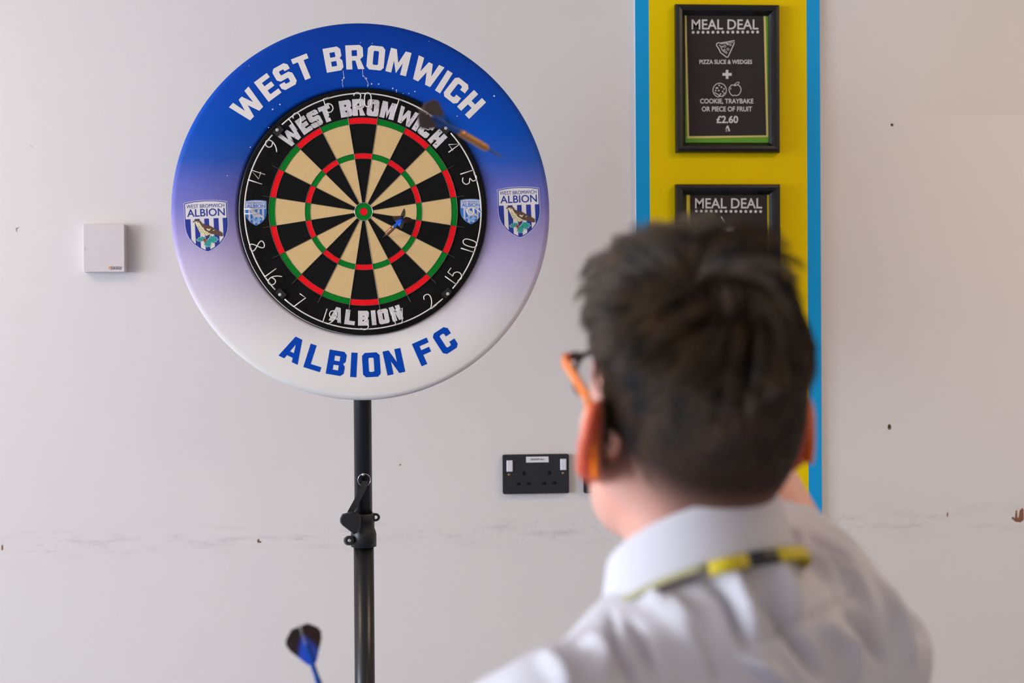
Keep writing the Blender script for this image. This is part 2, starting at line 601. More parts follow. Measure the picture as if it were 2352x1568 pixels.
ptext('COOKIE, TRAYBAKE', 1608, 226.5, 1730.5, 239.5, T, mf, bold=0.02)
ptext('OR PIECE OF FRUIT', 1612, 244.5, 1727.5, 256, T, mf, bold=0.02)
ptext('£2.60', 1645.5, 265.5, 1695.5, 283, T, mf, bold=0.025)
pfill([(1666, 299), (1669, 289), (1673, 288), (1677, 301), (1673.5, 302), (1671, 293)], T, mf)
pfill([(1666, 302), (1669, 296), (1671, 299), (1670, 303)], T, mf, GREYI)

mf2 = menu_frame(((1553.5, 422.3), (1795, 764)), 'lower black framed menu half hidden behind the head')
sheet('yellow_sheet', [(1577, 446), (1771, 446), (1771, 742), (1577, 742)], S0, YELP, mf2)
sheet('menu_sheet', [(1585, 447), (1762, 447), (1763, 738), (1587, 738)], S0 + 0.001, CHAR, mf2)
ptext('MEAL DEAL', 1596.5, 455, 1750.5, 478.5, T, mf2, bold=0.012)
for i in range(14):
    pfill(blob(1599.5 + i * 11.35, 485 + i * 0.05, 3.4, 3.4, jit=0), T, mf2, name='printed_dot')
pfill([(1655, 498), (1657.5, 497), (1663, 505), (1667, 514), (1664, 514.5), (1660, 507)], T, mf2)
pfill([(1657, 523), (1663, 517), (1669, 514), (1677, 512), (1684, 517), (1688, 520), (1691, 518), (1690, 523), (1683, 532), (1676, 534), (1666, 529), (1660, 528)], T, mf2, GREYI)
pfill([(1667, 527), (1670, 522), (1676, 520), (1682, 523), (1684, 528), (1678, 532), (1671, 531)], T + 0.0002, mf2)

# ------------------------------------------------------------------ white sensor box
sc_ = pl(238.5, 569.5, 0.026)
sb = empty('sensor_box', (sc_[0], 0, sc_[2]), 'small square white sensor box on the wall left of the dartboard', 'sensor')
SENM = mat('sensor_white', (208, 200, 200), 0.45)


def tapered_box(w0, h0, w1, h1, d, r0=0.004):
    A = rrect(-w0 / 2, -h0 / 2, w0 / 2, h0 / 2, r0, 3); B = rrect(-w1 / 2, -h1 / 2, w1 / 2, h1 / 2, r0, 3)
    C = rrect(-w1 / 2 + 0.001, -h1 / 2 + 0.001, w1 / 2 - 0.001, h1 / 2 - 0.001, r0, 3)
    n = len(A)
    v = [(x, 0, z) for x, z in A] + [(x, -d + 0.001, z) for x, z in B] + [(x, -d, z) for x, z in C]
    f = []
    for k in range(2):
        for i in range(n):
            j = (i + 1) % n
            f.append((k * n + i, k * n + j, (k + 1) * n + j, (k + 1) * n + i))
    f.append(tuple(range(2 * n, 3 * n))); f.append(tuple(range(n))[::-1])
    return v, f


obj('cover', *tapered_box(0.0885, 0.1035, 0.087, 0.1025, 0.026, 0.0025), SENM, sb)
DARKI = mat('dark_print', (40, 38, 60), 0.5); ORG = mat('orange_print', (214, 120, 40), 0.5)
ptext('Breathing', 261, 611.7, 280, 615.2, 0.0263, sb, DARKI, 0.03)
ptext('Buildings', 261, 615.3, 279, 619.0, 0.0263, sb, DARKI, 0.03)
pstroke(blob(252.5, 615.6, 2.2, 2.4, jit=0), 1.2, 0.0263, sb, ORG, 'printed_logo', True)
pfill([(250, 611.6), (254.8, 611.6), (254.8, 613), (250, 613)], 0.0263, sb, mat('amber_print', (226, 176, 84), 0.5), 'printed_logo')
pstroke([(255.6, 618.4), (255.6, 612), (259.3, 612), (259.6, 614.5), (255.6, 615), (259.8, 615.4), (259.6, 618.4), (255.6, 618.4)], 1.0, 0.0263, sb, DARKI, 'printed_logo')
pfill(blob(196, 570, 2.0, 0.8), 0.0263, sb, GREYI, 'printed_mark'); pfill(blob(195.5, 574, 1.4, 0.8), 0.0263, sb, GREYI, 'printed_mark')

# ------------------------------------------------------------------ double sockets
PLATE = mat('dark_grey_plate', (29, 32, 38), 0.42, noise=0.08, nscale=700, bump=0.04, bscale=1500)
ROCK = mat('white_rocker', (212, 210, 220), 0.35)
BRASS = mat('screw_brass', (150, 120, 80), 0.35, metal=0.9)


def socket(cx, cy, label):
    c = pl(cx, cy, 0.010)
    r = empty('double_socket', (c[0], 0, c[2]), label, 'wall socket', 'dark grey double wall sockets')
    W, H, D = 0.1465, 0.0865, 0.0105
    k = 0.000957
    holes = []
    for bx, ez in (((535 - 800) / 7.84, 0), ((1030 - 785) / 7.84, 0)):
        pass
    pos = [(573, 523), (1033, 520)], [(480, 712), (660, 706), (940, 704), (1120, 700)]
    for x, y in pos[0]:
        X, Z = (x - 788) / 7.84 * k, (537 - y) / 7.84 * k
        holes.append([(X - .0032, Z - .0046), (X + .0032, Z - .0046), (X + .0032, Z + .0046), (X - .0032, Z + .0046)])
    for x, y in pos[1]:
        X, Z = (x - 788) / 7.84 * k, (537 - y) / 7.84 * k
        holes.append([(X - .0044, Z - .003), (X + .0044, Z - .003), (X + .0044, Z + .003), (X - .0044, Z + .003)])
    obj('face_plate', *slab([rrect(-W / 2, -H / 2, W / 2, H / 2, 0.004)] + holes, -D, 0.0), PLATE, r)
    obj('contact_block', *box((-0.05, -D + 0.006, -0.025), (0.05, -0.0005, 0.02)), BLACKM, r)
    for x, y in ((313, 385), (1285, 370)):
        X, Z = (x - 788) / 7.84 * k, (537 - y) / 7.84 * k
        o = obj('rocker_switch', *tapered_box(0.0138, 0.0252, 0.0130, 0.0244, 0.004, 0.0015), ROCK, r)
        o.location = (X, -D, Z)
    for x, y in ((303, 543), (1282, 528)):
        X, Z = (x - 788) / 7.84 * k, (537 - y) / 7.84 * k
        o = obj('screw', *xform(lathe([(0.0029, 0), (0.0027, 0.0008), (0.0018, 0.0014)], 12), Matrix.Rotation(math.radians(90), 4, 'X')), BRASS, r)
        o.location = (X, -D, Z)
    x0, x1, z0, z1 = [q / 7.84 * k for q in (610 - 788, 1018 - 788, 537 - 327, 537 - 222)]
    st = obj('label_sticker', *box((x0, -D - 0.0004, z0), (x1, -D, z1)), mat('sticker_paper', (215, 215, 218), 0.6), r)
    v, f = text_data('DB/GF/P/14L1', 0.02)
    xa, xb, za, zb_ = [q / 7.84 * k for q in (690 - 788, 935 - 788, 537 - 288, 537 - 255)]
    obj('lettering', [(xa + a * (xb - xa), -D - 0.0006, za + b * (zb_ - za)) for a, b in v], f, DARKI, st)
    return r


socket(1231, 1088.3, 'dark grey double socket with white switches below the dartboard on the right')
c_ = pl(1385.5, 1087.0, 0.010)
ss = empty('single_socket', (c_[0], 0, c_[2]), 'dark grey single wall socket mostly hidden behind the ear', 'wall socket')
obj('face_plate', *slab([rrect(-0.0432, -0.0432, 0.0432, 0.0432, 0.004)] + [[(x - w, z - h_), (x + w, z - h_), (x + w, z + h_), (x - w, z + h_)] for x, z, w, h_ in
    ((0, 0.006, .0032, .0046), (-0.011, -0.016, .0044, .003), (0.011, -0.016, .0044, .003))], -0.0105, 0.0), PLATE, ss)
obj('contact_block', *box((-0.03, -0.0045, -0.025), (0.03, -0.0005, 0.02)), BLACKM, ss)
obj('rocker_switch', *tapered_box(0.0138, 0.0252, 0.0130, 0.0244, 0.004, 0.0015), ROCK, ss).location = (0.029, -0.0105, 0.018)

# ------------------------------------------------------------------ dartboard stand
BY = 0.542                                   # front of the board, metres before the wall
bull = pl(835.3, 486, BY)
TUBE = mat('black_satin_tube', (15, 15, 17), 0.33, bump=0.02, bscale=500)
STEEL = mat('bright_steel', (205, 205, 208), 0.25, metal=1.0)
PY = BY - 0.075                              # pole axis distance from the wall
ptop, pbot = pl(831.5, 925, PY), pl(836, 1560, PY)
stand = empty('dartboard_stand', (ptop[0] + 0.001, -PY, 0), 'black telescopic pole stand carrying the dartboard', 'stand')
zc = pl(832, 1222, PY)[2]                    # clamp height


def zs(y): return pl(833, y, PY)[2]


mmp = 0.000823
obj('upper_tube', *lathe([(0.0168, zc - 0.15), (0.0168, bull[2] + 0.15), (0.015, bull[2] + 0.152)], 32), TUBE, stand, True)
obj('lower_tube', *lathe([(0.0190, 0.33), (0.0190, zs(1250))], 32), TUBE, stand, True)
COLM = mat('black_clamp_plastic', (18, 19, 22), 0.42, bump=0.05, bscale=700)
obj('clamp_collar', *lathe([(0.0195, zs(1256)), (0.0240, zs(1254)), (0.0242, zs(1226)), (0.0225, zs(1218)), (0.0205, zs(1212)), (0.0205, zs(1200)), (0.0215, zs(1198)),
                            (0.0215, zs(1180)), (0.0200, zs(1178)), (0.0170, zs(1178))], 32), COLM, stand, True)


def front(x, y, dep): # local point on the stand at pixel x,y, 'dep' metres towards the viewer from the pole axis
    p = pl(x, y, PY + dep)
    return p - np.array(stand.location)


kn = [(781, 1190), (786, 1180), (809, 1174), (822, 1177), (829, 1184), (829, 1208), (820, 1224), (812, 1226), (786, 1206), (781, 1199)]
p0 = [front(x, y, 0.030) for x, y in kn]; p1 = [front(x, y, 0.046) for x, y in kn]
cc = sum(p1) / len(p1)
p2 = [cc + (q - cc) * 0.88 + np.array([0, -0.004, 0]) for q in p1]
n = len(kn)
f = [(i, (i + 1) % n, n + (i + 1) % n, n + i)[::-1] for i in range(n)] + [(n + i, n + (i + 1) % n, 2 * n + (i + 1) % n, 2 * n + i)[::-1] for i in range(n)]
f += [tuple(range(2 * n, 3 * n))[::-1], tuple(range(n))]
obj('clamp_knob', p0 + p1 + p2, f, COLM, stand)
a = front(808, 1200, 0.018); b = front(808, 1200, 0.034)
obj('knob_shaft', *xform(lathe([(0.007, 0), (0.007, 0.02)], 14), along(a, b)), COLM, stand)
st_pts = [front(805, 1176, 0.030), front(815, 1158, 0.030), front(826, 1138, 0.027), front(836, 1116, 0.024), front(839, 1104, 0.022)]
v = []
for q in st_pts:
    for dx, dy in ((-0.0062, 0), (0.0062, 0), (0.0062, 0.003), (-0.0062, 0.003)):
        v.append(q + np.array([dx, dy, 0]))
f = [(4 * i + k, 4 * i + (k + 1) % 4, 4 * i + 4 + (k + 1) % 4, 4 * i + 4 + k) for i in range(4) for k in range(4)] + [(3, 2, 1, 0), (16, 17, 18, 19)]
obj('strap', v, f, COLM, stand)
cr = front(836.5, 1102, 0.022)
ring = [cr + np.array([0.0118 * math.cos(t), -0.002 * math.sin(t), 0.0118 * math.sin(t)]) for t in np.linspace(0, 2 * math.pi, 28, endpoint=False)]
obj('split_ring', *tube(ring, 0.0007, 6, True), STEEL, stand, True)
a = front(834, 1089.5, 0.014); b = front(834, 1089.5, 0.026)
obj('locking_pin', *xform(lathe([(0.0022, 0), (0.0022, 0.008), (0.0032, 0.009), (0.0028, 0.0115), (0.001, 0.0125)], 14), along(a, b)), STEEL, stand, True)
lc = front(862.5, 1187.5, 0.004)
lp = [lc + np.array([0.0062 * math.cos(t), 0, 0.0056 * math.sin(t)]) for t in np.linspace(0, 2 * math.pi, 20, endpoint=False)]
obj('collar_loop', *tube(lp, 0.0024, 8, True), COLM, stand, True)
a = front(800, 1241, 0.0); b = front(803, 1241, 0.024)
obj('clamp_lug', *xform(lathe([(0.0092, 0), (0.0092, 0.020), (0.008, 0.024)], 18), along(a, b)), COLM, stand)
obj('bolt', *xform(lathe([(0.0036, 0), (0.0036, 0.0262), (0.0025, 0.0275)], 12), along(a, b)), STEEL, stand)
# bracket behind the board and feet
obj('bracket_plate', *box((-0.06, -0.032, bull[2] - 0.16), (0.06, -0.0168, bull[2] + 0.15)), TUBE, stand)
obj('leg_hub', *lathe([(0.020, 0.30), (0.030, 0.31), (0.030, 0.40), (0.020, 0.41)], 24), COLM, stand)
for k in range(3):
    an = math.radians(30 + 120 * k)
    d = np.array([math.cos(an), math.sin(an), 0])
    lg = obj('leg', *tube([d * 0.022 + np.array([0, 0, 0.36]), d * 0.42 + np.array([0, 0, 0.02])], 0.0125, 12), TUBE, stand)
    obj('rubber_foot', *xform(lathe([(0.016, 0.0), (0.018, 0.02), (0.014, 0.045)], 14), Matrix.Translation(Vector(d * 0.425))), BLACKM, lg)

# ------------------------------------------------------------------ block lettering


def glyph(ch, s=0.25, h=0.21, c=0.12):
    w = 0.72
    if ch == 'I': return s, [[(0, 0), (s, 0), (s, 1), (0, 1)]]
    if ch == 'L': return .70, [[(0, 0), (.70, 0), (.70, h), (s, h), (s, 1), (0, 1)]]
    if ch in 'EF':
        w = .66; m0, m1 = .5 - h / 2 + .01, .5 + h / 2 + .01
        bot = [(0, 0), (w, 0), (w, h), (s, h)] if ch == 'E' else [(0, 0), (s, 0)]
        return w, [bot + [(s, m0), (w - .06, m0), (w - .06, m1), (s, m1), (s, 1 - h), (w, 1 - h), (w, 1), (0, 1)]]
    if ch == 'T':
        w = .70
        return w, [[(w / 2 - s / 2, 0), (w / 2 + s / 2, 0), (w / 2 + s / 2, 1 - h), (w, 1 - h), (w, 1), (0, 1), (0, 1 - h), (w / 2 - s / 2, 1 - h)]]
    if ch == 'H':
        a, b_ = .5 - h / 2, .5 + h / 2
        return w, [[(0, 0), (s, 0), (s, a), (w - s, a), (w - s, 0), (w, 0), (w, 1), (w - s, 1), (w - s, b_), (s, b_), (s, 1), (0, 1)]]
    if ch == 'O':
        e = .035
        hole = [(s + e, h), (w - s - e, h), (w - s, h + e), (w - s, 1 - h - e), (w - s - e, 1 - h), (s + e, 1 - h), (s, 1 - h - e), (s, h + e)]
        return w, [[(c, 0), (w - c, 0), (w, c), (w, 1 - c), (w - c, 1), (c, 1), (0, 1 - c), (0, c)], hole]
    if ch == 'C':
        e = .04
        return w, [[(c, 0), (w - c, 0), (w, c), (w, .37), (w - s, .37), (w - s, h + e), (w - s - e, h), (s + e, h), (s, h + e), (s, 1 - h - e), (s + e, 1 - h),
                    (w - s - e, 1 - h), (w - s, 1 - h - e), (w - s, .63), (w, .63), (w, 1 - c), (w - c, 1), (c, 1), (0, 1 - c), (0, c)]]
    if ch == 'S':
        e = .03; t0, t1 = .5 - h / 2, .5 + h / 2
        return w, [[(0, c), (c, 0), (w - c, 0), (w, c), (w, t1 - c), (w - c, t1), (s + e, t1), (s, t1 + e), (s, 1 - h - e), (s + e, 1 - h), (w - s - e, 1 - h),
                    (w - s, 1 - h - e), (w - s, .69), (w, .69), (w, 1 - c), (w - c, 1), (c, 1), (0, 1 - c), (0, t0 + c), (c, t0), (w - s - e, t0), (w - s, t0 - e),
                    (w - s, h + e), (w - s - e, h), (s + e, h), (s, h + e), (s, .31), (0, .31)]]
    if ch == 'B':
        a, b_ = .5 - h / 2 + .02, .5 + h / 2 - .02
        return w, [[(0, 0), (w - c, 0), (w, c), (w, .40), (w - .09, .5), (w, .60), (w, 1 - c), (w - c, 1), (0, 1)],
                   [(s, h), (w - s, h), (w - s, a), (s, a)], [(s, b_), (w - s, b_), (w - s, 1 - h), (s, 1 - h)]]
    if ch == 'R':
        return w, [[(0, 0), (s, 0), (s, .36), (.39, .36), (w - s + .01, 0), (w + .03, 0), (w - .13, .41), (w, .52), (w, 1 - c), (w - c, 1), (0, 1)],
                   [(s, .36 + h * .9), (w - s, .36 + h * .9), (w - s, 1 - h), (s, 1 - h)]]
    if ch == 'A':
        return .86, [[(0, 0), (.26, 0), (.30, .17), (.56, .17), (.60, 0), (.86, 0), (.58, 1), (.28, 1)], [(.345, .36), (.515, .36), (.43, .72)]]
    if ch == 'N':
        return .74, [[(0, 0), (s, 0), (s, .55), (.74 - s, 0), (.74, 0), (.74, 1), (.74 - s, 1), (.74 - s, .45), (s, 1), (0, 1)]]
    if ch == 'M':
        w = .88
        return w, [[(0, 0), (s, 0), (s, .50), (.44, .02), (w - s, .50), (w - s, 0), (w, 0), (w, 1), (w - s, 1), (.44, .46), (s, 1), (0, 1)]]
    if ch == 'W':
        return 1.18, [[(0, 1), (.20, 0), (.43, 0), (.59, .50), (.75, 0), (.98, 0), (1.18, 1), (.93, 1), (.84, .42), (.68, .92), (.50, .92), (.34, .42), (.25, 1)]]


def arc_word(name, word, angs, r0, r1, m, parent, off, flip=False, s=0.25, h=0.21, c=0.12, wide=1.0, label=None):
    """letters standing on an arc of radius r0..r1 in the x/z plane; flip = tops towards the centre"""
    V, F = [], []
    H = r1 - r0
    for ch, an in zip(word, angs):
        w, loops = glyph(ch, s, h, c)
        a = math.radians(an)
        if not flip: ex = (math.sin(a), -math.cos(a)); ez = (math.cos(a), math.sin(a)); base = r0
        else: ex = (-math.sin(a), math.cos(a)); ez = (-math.cos(a), -math.sin(a)); base = -r1
        lp = [[((x - w / 2) * H * wide * ex[0] + (base + z * H) * ez[0], (x - w / 2) * H * wide * ex[1] + (base + z * H) * ez[1]) for x, z in L] for L in loops]
        v, t = face_on(lp, off)
        n = len(V); V += v; F += [tuple(i + n for i in q) for q in t]
    return obj(name, V, F, m, parent, label=label)


# ------------------------------------------------------------------ crest
NAVY = mat('navy_print', (14, 44, 140), 0.5); CRW = mat('crest_white', (218, 214, 214), 0.5); CRP = mat('crest_edge', (196, 192, 220), 0.5)
BRN = mat('bird_brown', (88, 58, 48), 0.5); CREAM = mat('bird_cream', (226, 216, 170), 0.5); TEAL = mat('leaf_teal', (26, 150, 140), 0.5)
BERRY = mat('berry_red', (186, 82, 62), 0.5); SPOT = mat('spot_dark', (36, 30, 50), 0.5)
BLU2 = mat('faded_blue_print', (40, 108, 200), 0.6); PBL = mat('pale_blue_print', (120, 175, 225), 0.6); FWH = mat('faded_white_print', (196, 196, 206), 0.6)


def crest(parent, cx, cz, sc, rot, y, faded=False, name='crest'):
    k = 0.0008 * sc
    nav, whi, ed = (BLU2, FWH, PBL) if faded else (NAVY, CRW, CRP)
    brn, crm, tea, ber, spo = (FWH, FWH, PBL, PBL, BLU2) if faded else (BRN, CREAM, TEAL, BERRY, SPOT)
    half = [(49, 54.5), (49.3, 20), (49, 0), (46.5, -14), (41, -27), (31, -40), (18, -50.5), (7, -56.5), (0, -59)]
    top = [(-49, 54.5), (-25, 58.3), (0, 59.5), (25, 58.3)]
    full = top + half + [(-x, z) for x, z in half[-2:0:-1]]

    def inset(d):
        c0 = np.array([0, 0.])
        out = []
        P = [np.array(p, float) for p in full]; n_ = len(P)
        for i in range(n_):
            t = P[(i + 1) % n_] - P[i - 1]; t /= np.linalg.norm(t)
            nr = np.array([-t[1], t[0]])
            q = P[i] - nr * d * -1 if np.dot(nr, c0 - P[i]) > 0 else P[i] - nr * d
            out.append(tuple(q))
        out[0] = (-49 + d, 54.5 - d * .9); out[4] = (49 - d, 54.5 - d * .9)
        return out
    cr_, sr = math.cos(rot), math.sin(rot)

    def tr(p): return ((p[0] * cr_ - p[1] * sr) * k, (p[0] * sr + p[1] * cr_) * k)

    def add(nm, loops, lay, m, par):
        v, t = face_on([[tr(p) for p in lp] for lp in loops], lay)
        return obj(nm, v, t, m, par)
    root = add(name, [full], 0.0, ed, parent)
    root.location = (cx, y, cz)
    root['label'] = 'small faded shield crest with blue stripes' if faded else 'shield crest with a thrush on blue and white stripes'
    add('shield_border', [inset(1.4)], 0.0002, nav, root)
    add('shield_field', [inset(3.2)], 0.0004, whi, root)
    ins = inset(3.0)
    zx = sorted([(p[0], p[1]) for p in ins if p[1] < 1])
    xs, zs_ = [p[0] for p in zx], [p[1] for p in zx]
    for a, b_ in ((-46, -35.5), (-26, -15), (-4.5, 6), (16.5, 27.5), (37, 46)):
        ss = np.linspace(a, b_, 6)
        add('stripe', [[(a, 17), ] + [(x, float(np.interp(x, xs, zs_))) for x in ss] + [(b_, 17)]], 0.0006, nav, root)
    for body, x0, x1, z0, z1, bold in (('WEST BROMWICH', -43, 42, 41.5, 50, .0), ('ALBION', -42.5, 42.5, 22, 39.5, .012)):
        v, f = text_data(body, bold)
        obj('lettering', [(lambda q: (q[0], -0.0006, q[1]))(tr((x0 + a * (x1 - x0), z0 + b_ * (z1 - z0)))) for a, b_ in v], f, nav, root)
    th = math.radians(-2.4)

    def zp(x, y_):
        a, b_ = (x - 590) / 7.84, (780 - y_) / 7.84
        return (a * math.cos(th) - b_ * math.sin(th), a * math.sin(th) + b_ * math.cos(th))

    def zpoly(nm, pts, lay, m): return add(nm, [[zp(*p) for p in pts]], lay, m, root)
    lf = [[(415, 1020), (450, 1000), (458, 982), (490, 990), (505, 955), (530, 978), (562, 970), (564, 1010), (535, 1025), (520, 1045), (497, 1046), (490, 1064), (465, 1047), (440, 1050)],
          [(560, 1070), (543, 1122), (575, 1115), (592, 1153), (615, 1140), (640, 1152), (657, 1115), (668, 1060), (640, 1020), (600, 1030)],
          [(622, 1012), (650, 985), (660, 950), (700, 966), (720, 942), (737, 985), (766, 982), (772, 1005), (797, 1020), (762, 1040), (757, 1062), (727, 1055), (716, 1086), (690, 1080), (668, 1050)]]
    for L in lf:
        c0 = np.mean(L, 0)
        zpoly('leaf_edge', [tuple(c0 + (np.array(p) - c0) * 1.12) for p in L], 0.0008, whi)
        zpoly('leaf', L, 0.0009, tea)
    zpoly('bird_breast', [(378, 700), (455, 700), (492, 760), (520, 810), (562, 860), (655, 905), (668, 915), (640, 942), (580, 952), (520, 932), (468, 890), (440, 830), (412, 770), (394, 730)], 0.0010, crm)
    zpoly('bird_back', [(362, 676), (430, 668), (482, 690), (510, 735), (640, 772), (740, 828), (830, 878), (880, 908), (868, 924), (882, 940), (864, 964), (820, 957), (740, 932), (700, 925), (660, 915),
                        (560, 852), (520, 800), (490, 762), (458, 703), (400, 697)], 0.0012, brn)
    zpoly('beak', [(346, 712), (364, 690), (400, 692), (376, 706), (396, 718)], 0.0012, brn)
    if not faded:
        zpoly('bird_eye', blob(440, 716, 14, 7, 8, jit=0), 0.0014, spo)
        for P in ([(582, 830), (615, 824), (630, 842), (672, 816), (640, 868), (606, 852)], [(698, 862), (738, 842), (716, 868)], [(528, 790), (552, 834), (534, 820)]):
            zpoly('wing_mark', P, 0.0014, crm)
        for x, y_ in ((455, 775), (448, 806), (472, 800), (492, 832), (462, 838), (482, 872), (512, 852), (502, 892), (532, 880), (552, 908), (582, 890), (562, 934), (602, 915), (625, 900)):
            zpoly('breast_spot', blob(x, y_, 8, 6, 7, jit=0), 0.0014, spo)
        for A, B_ in (((645, 925), (602, 1000)), ((622, 935), (588, 992))):
            v, f = stroke([zp(*A), zp(*B_)], 1.2)
            obj('bird_leg', [(lambda q: (q[0], -0.0012, q[1]))(tr(p)) for p in v], f, brn, root)
    for x, y_ in ((536, 1024), (572, 1024), (554, 1034), (558, 1062)):
        zpoly('berry', blob(x, y_, 17, 17, 10, jit=0), 0.0015, ber)
    return root


# ------------------------------------------------------------------ surround


def surround_material():
    m = bpy.data.materials.new('gradient_print_foam'); m.use_nodes = True
    nt = m.node_tree; b = nt.nodes['Principled BSDF']; N = nt.nodes.new; L = nt.links.new
    tc = N('ShaderNodeTexCoord'); sp = N('ShaderNodeSeparateXYZ'); L(tc.outputs['Object'], sp.inputs[0])
    nz = N('ShaderNodeTexNoise'); nz.inputs['Scale'].default_value = 7; nz.inputs['Detail'].default_value = 3
    L(tc.outputs['Object'], nz.inputs['Vector'])
    ad = N('ShaderNodeMath'); ad.operation = 'MULTIPLY_ADD'; L(nz.outputs['Fac'], ad.inputs[0]); ad.inputs[1].default_value = 0.03
    L(sp.outputs[2], ad.inputs[2])
    mr = N('ShaderNodeMapRange'); L(ad.outputs[0], mr.inputs[0])
    mr.inputs['From Min'].default_value = -0.346 + .015; mr.inputs['From Max'].default_value = 0.346 + .015
    cr = N('ShaderNodeValToRGB'); L(mr.outputs[0], cr.inputs[0])
    el = cr.color_ramp.elements
    stops = [(0.0, (226, 222, 216)), (0.14, (224, 220, 216)), (0.24, (214, 208, 212)), (0.355, (188, 178, 206)), (0.44, (158, 148, 196)), (0.52, (118, 116, 188)), (0.585, (90, 100, 182)), (0.64, (40, 84, 176)),
             (0.71, (4, 76, 178)), (0.82, (0, 66, 170)), (1.0, (0, 54, 150))]
    el[0].position = 0; el[0].color = (*s2l(stops[0][1]), 1)
    el[1].position = 1; el[1].color = (*s2l(stops[-1][1]), 1)
    for p, c in stops[1:-1]:
        e = el.new(p); e.color = (*s2l(c), 1)
    L(cr.outputs[0], b.inputs['Base Color'])
    b.inputs['Roughness'].default_value = 0.6; b.inputs['Specular IOR Level'].default_value = 0.12
    bp = N('ShaderNodeBump'); bp.inputs['Strength'].default_value = 0.12; bp.inputs['Distance'].default_value = 0.001
    n2 = N('ShaderNodeTexNoise'); n2.inputs['Scale'].default_value = 900; L(tc.outputs['Object'], n2.inputs['Vector'])
    L(n2.outputs['Fac'], bp.inputs['Height']); L(bp.outputs[0], b.inputs['Normal'])
    return m


def ring_mesh(prof, n=160):
    """profile (r, y) swept about the y axis; prof closed"""
    v, f = [], []
    m_ = len(prof)
    for i in range(n):
        a = 2 * math.pi * i / n
        for r, y in prof:
            v.append((r * math.cos(a), y, r * math.sin(a)))
    for i in range(n):
        j = (i + 1) % n
        for k in range(m_):
            l = (k + 1) % m_
            f.append((i * m_ + k, j * m_ + k, j * m_ + l, i * m_ + l))
    return v, f


sc0 = pl(831.3, 485.3, BY)
sur = empty('dartboard_surround', (sc0[0], -BY, sc0[2]), 'large round foam surround shading from blue to white with team lettering', 'dartboard surround')
SURM = surround_material()
R0, R1 = 0.2262, 0.3465
prof = [(R0, 0.034), (R0, 0.012), (R0 + 0.002, 0.008), (R0 + 0.006, 0.006), (R1 - 0.010, 0.006), (R1 - 0.005, 0.0075), (R1 - 0.0015, 0.011), (R1, 0.016), (R1, 0.028), (R1 - 0.003, 0.034)]
obj('foam_ring', *ring_mesh(prof), SURM, sur, True)
PRW = mat('white_lettering', (226, 220, 216), 0.5); PRB = mat('blue_lettering', (0, 66, 172), 0.6, spec=.1)
TOPA = [136.7, 126.8, 119.4, 111.7, 100.2, 92.3, 84.4, 75.9, 64.8, 57.5, 51.9, 44.2]
q = 0.000802
arc_word('lettering', 'WEST', TOPA[:4], 325 * q, 380 * q, PRW, sur, -0.0057, label='white word WEST')
arc_word('lettering', 'BROMWICH', TOPA[4:], 325 * q, 380 * q, PRW, sur, -0.0057, label='white word BROMWICH')
BOTA = [243.2, 251.9, 260.0, 266.5, 273.0, 281.5, 293.4, 302.4]
arc_word('lettering', 'ALBION', BOTA[:6], 323 * q, 379 * q, PRB, sur, -0.0057, True, label='blue word ALBION')
arc_word('lettering', 'FC', BOTA[6:], 323 * q, 379 * q, PRB, sur, -0.0057, True, label='blue letters FC')
for x, y in ((474.5, 519), (1192.5, 487.5)):
    p = pl(x, y, BY - 0.006)
    crest(sur, p[0] - sur.location[0], p[2] - sur.location[2], 1.0, math.radians(2.3), 0.0057)
# dart holes and cracks in the foam skin
PIN = mat('exposed_foam', (206, 206, 222), 0.8)
V, F = [], []
for x, y, r in ((656, 194, 1.7), (643, 240, 1.8), (626, 251, 2.0), (790, 178.5, 2.2), (786, 184, 1.7), (834, 174, 1.8), (841, 180.5, 2.2), (845, 195.5, 1.7), (853.5, 192.5, 1.8), (869.5, 193, 1.8),
                (902, 203, 1.7), (910.5, 207, 1.6), (910.5, 211, 1.3), (926, 215, 1.0), (939, 214.5, 1.2), (953, 210, 1.5), (1135, 220.5, 2.2), (1050, 266.5, 1.4), (575, 338, 1.3), (522, 403, 1.2),
                (617, 293, 1.2), (828, 98, 1.0), (855, 99.5, 1.0), (985, 95, .8), (572, 151, .8), (1136, 545, 1.2), (1040, 560, 1.0), (726, 779, .9), (1088, 618, 1.4)):
    p = [pl(a, b_, BY - 0.0058) - np.array(sur.location) for a, b_ in blob(x, y, r, r, 7)]
    n = len(V); V += p; F.append(tuple(range(n + 6, n - 1, -1)))
for P in ([(788, 162), (789, 170), (790, 178), (787, 184), (786, 192), (788, 200)], [(833, 158), (833, 168), (834, 174), (840, 180), (843, 186), (846, 192), (844, 200)]):
    v, f = stroke([(x, -y) for x, y in P], 0.9)
    n = len(V); V += [pl(x, -y, BY - 0.0058) - np.array(sur.location) for x, y in v]; F += [tuple(i + n for i in qd) for qd in f]
obj('dart_scars', V, F, PIN, sur, kind='stuff')

# ------------------------------------------------------------------ dartboard
db = empty('dartboard', tuple(bull), 'bristle dartboard with red, green, black and cream segments', 'dartboard')


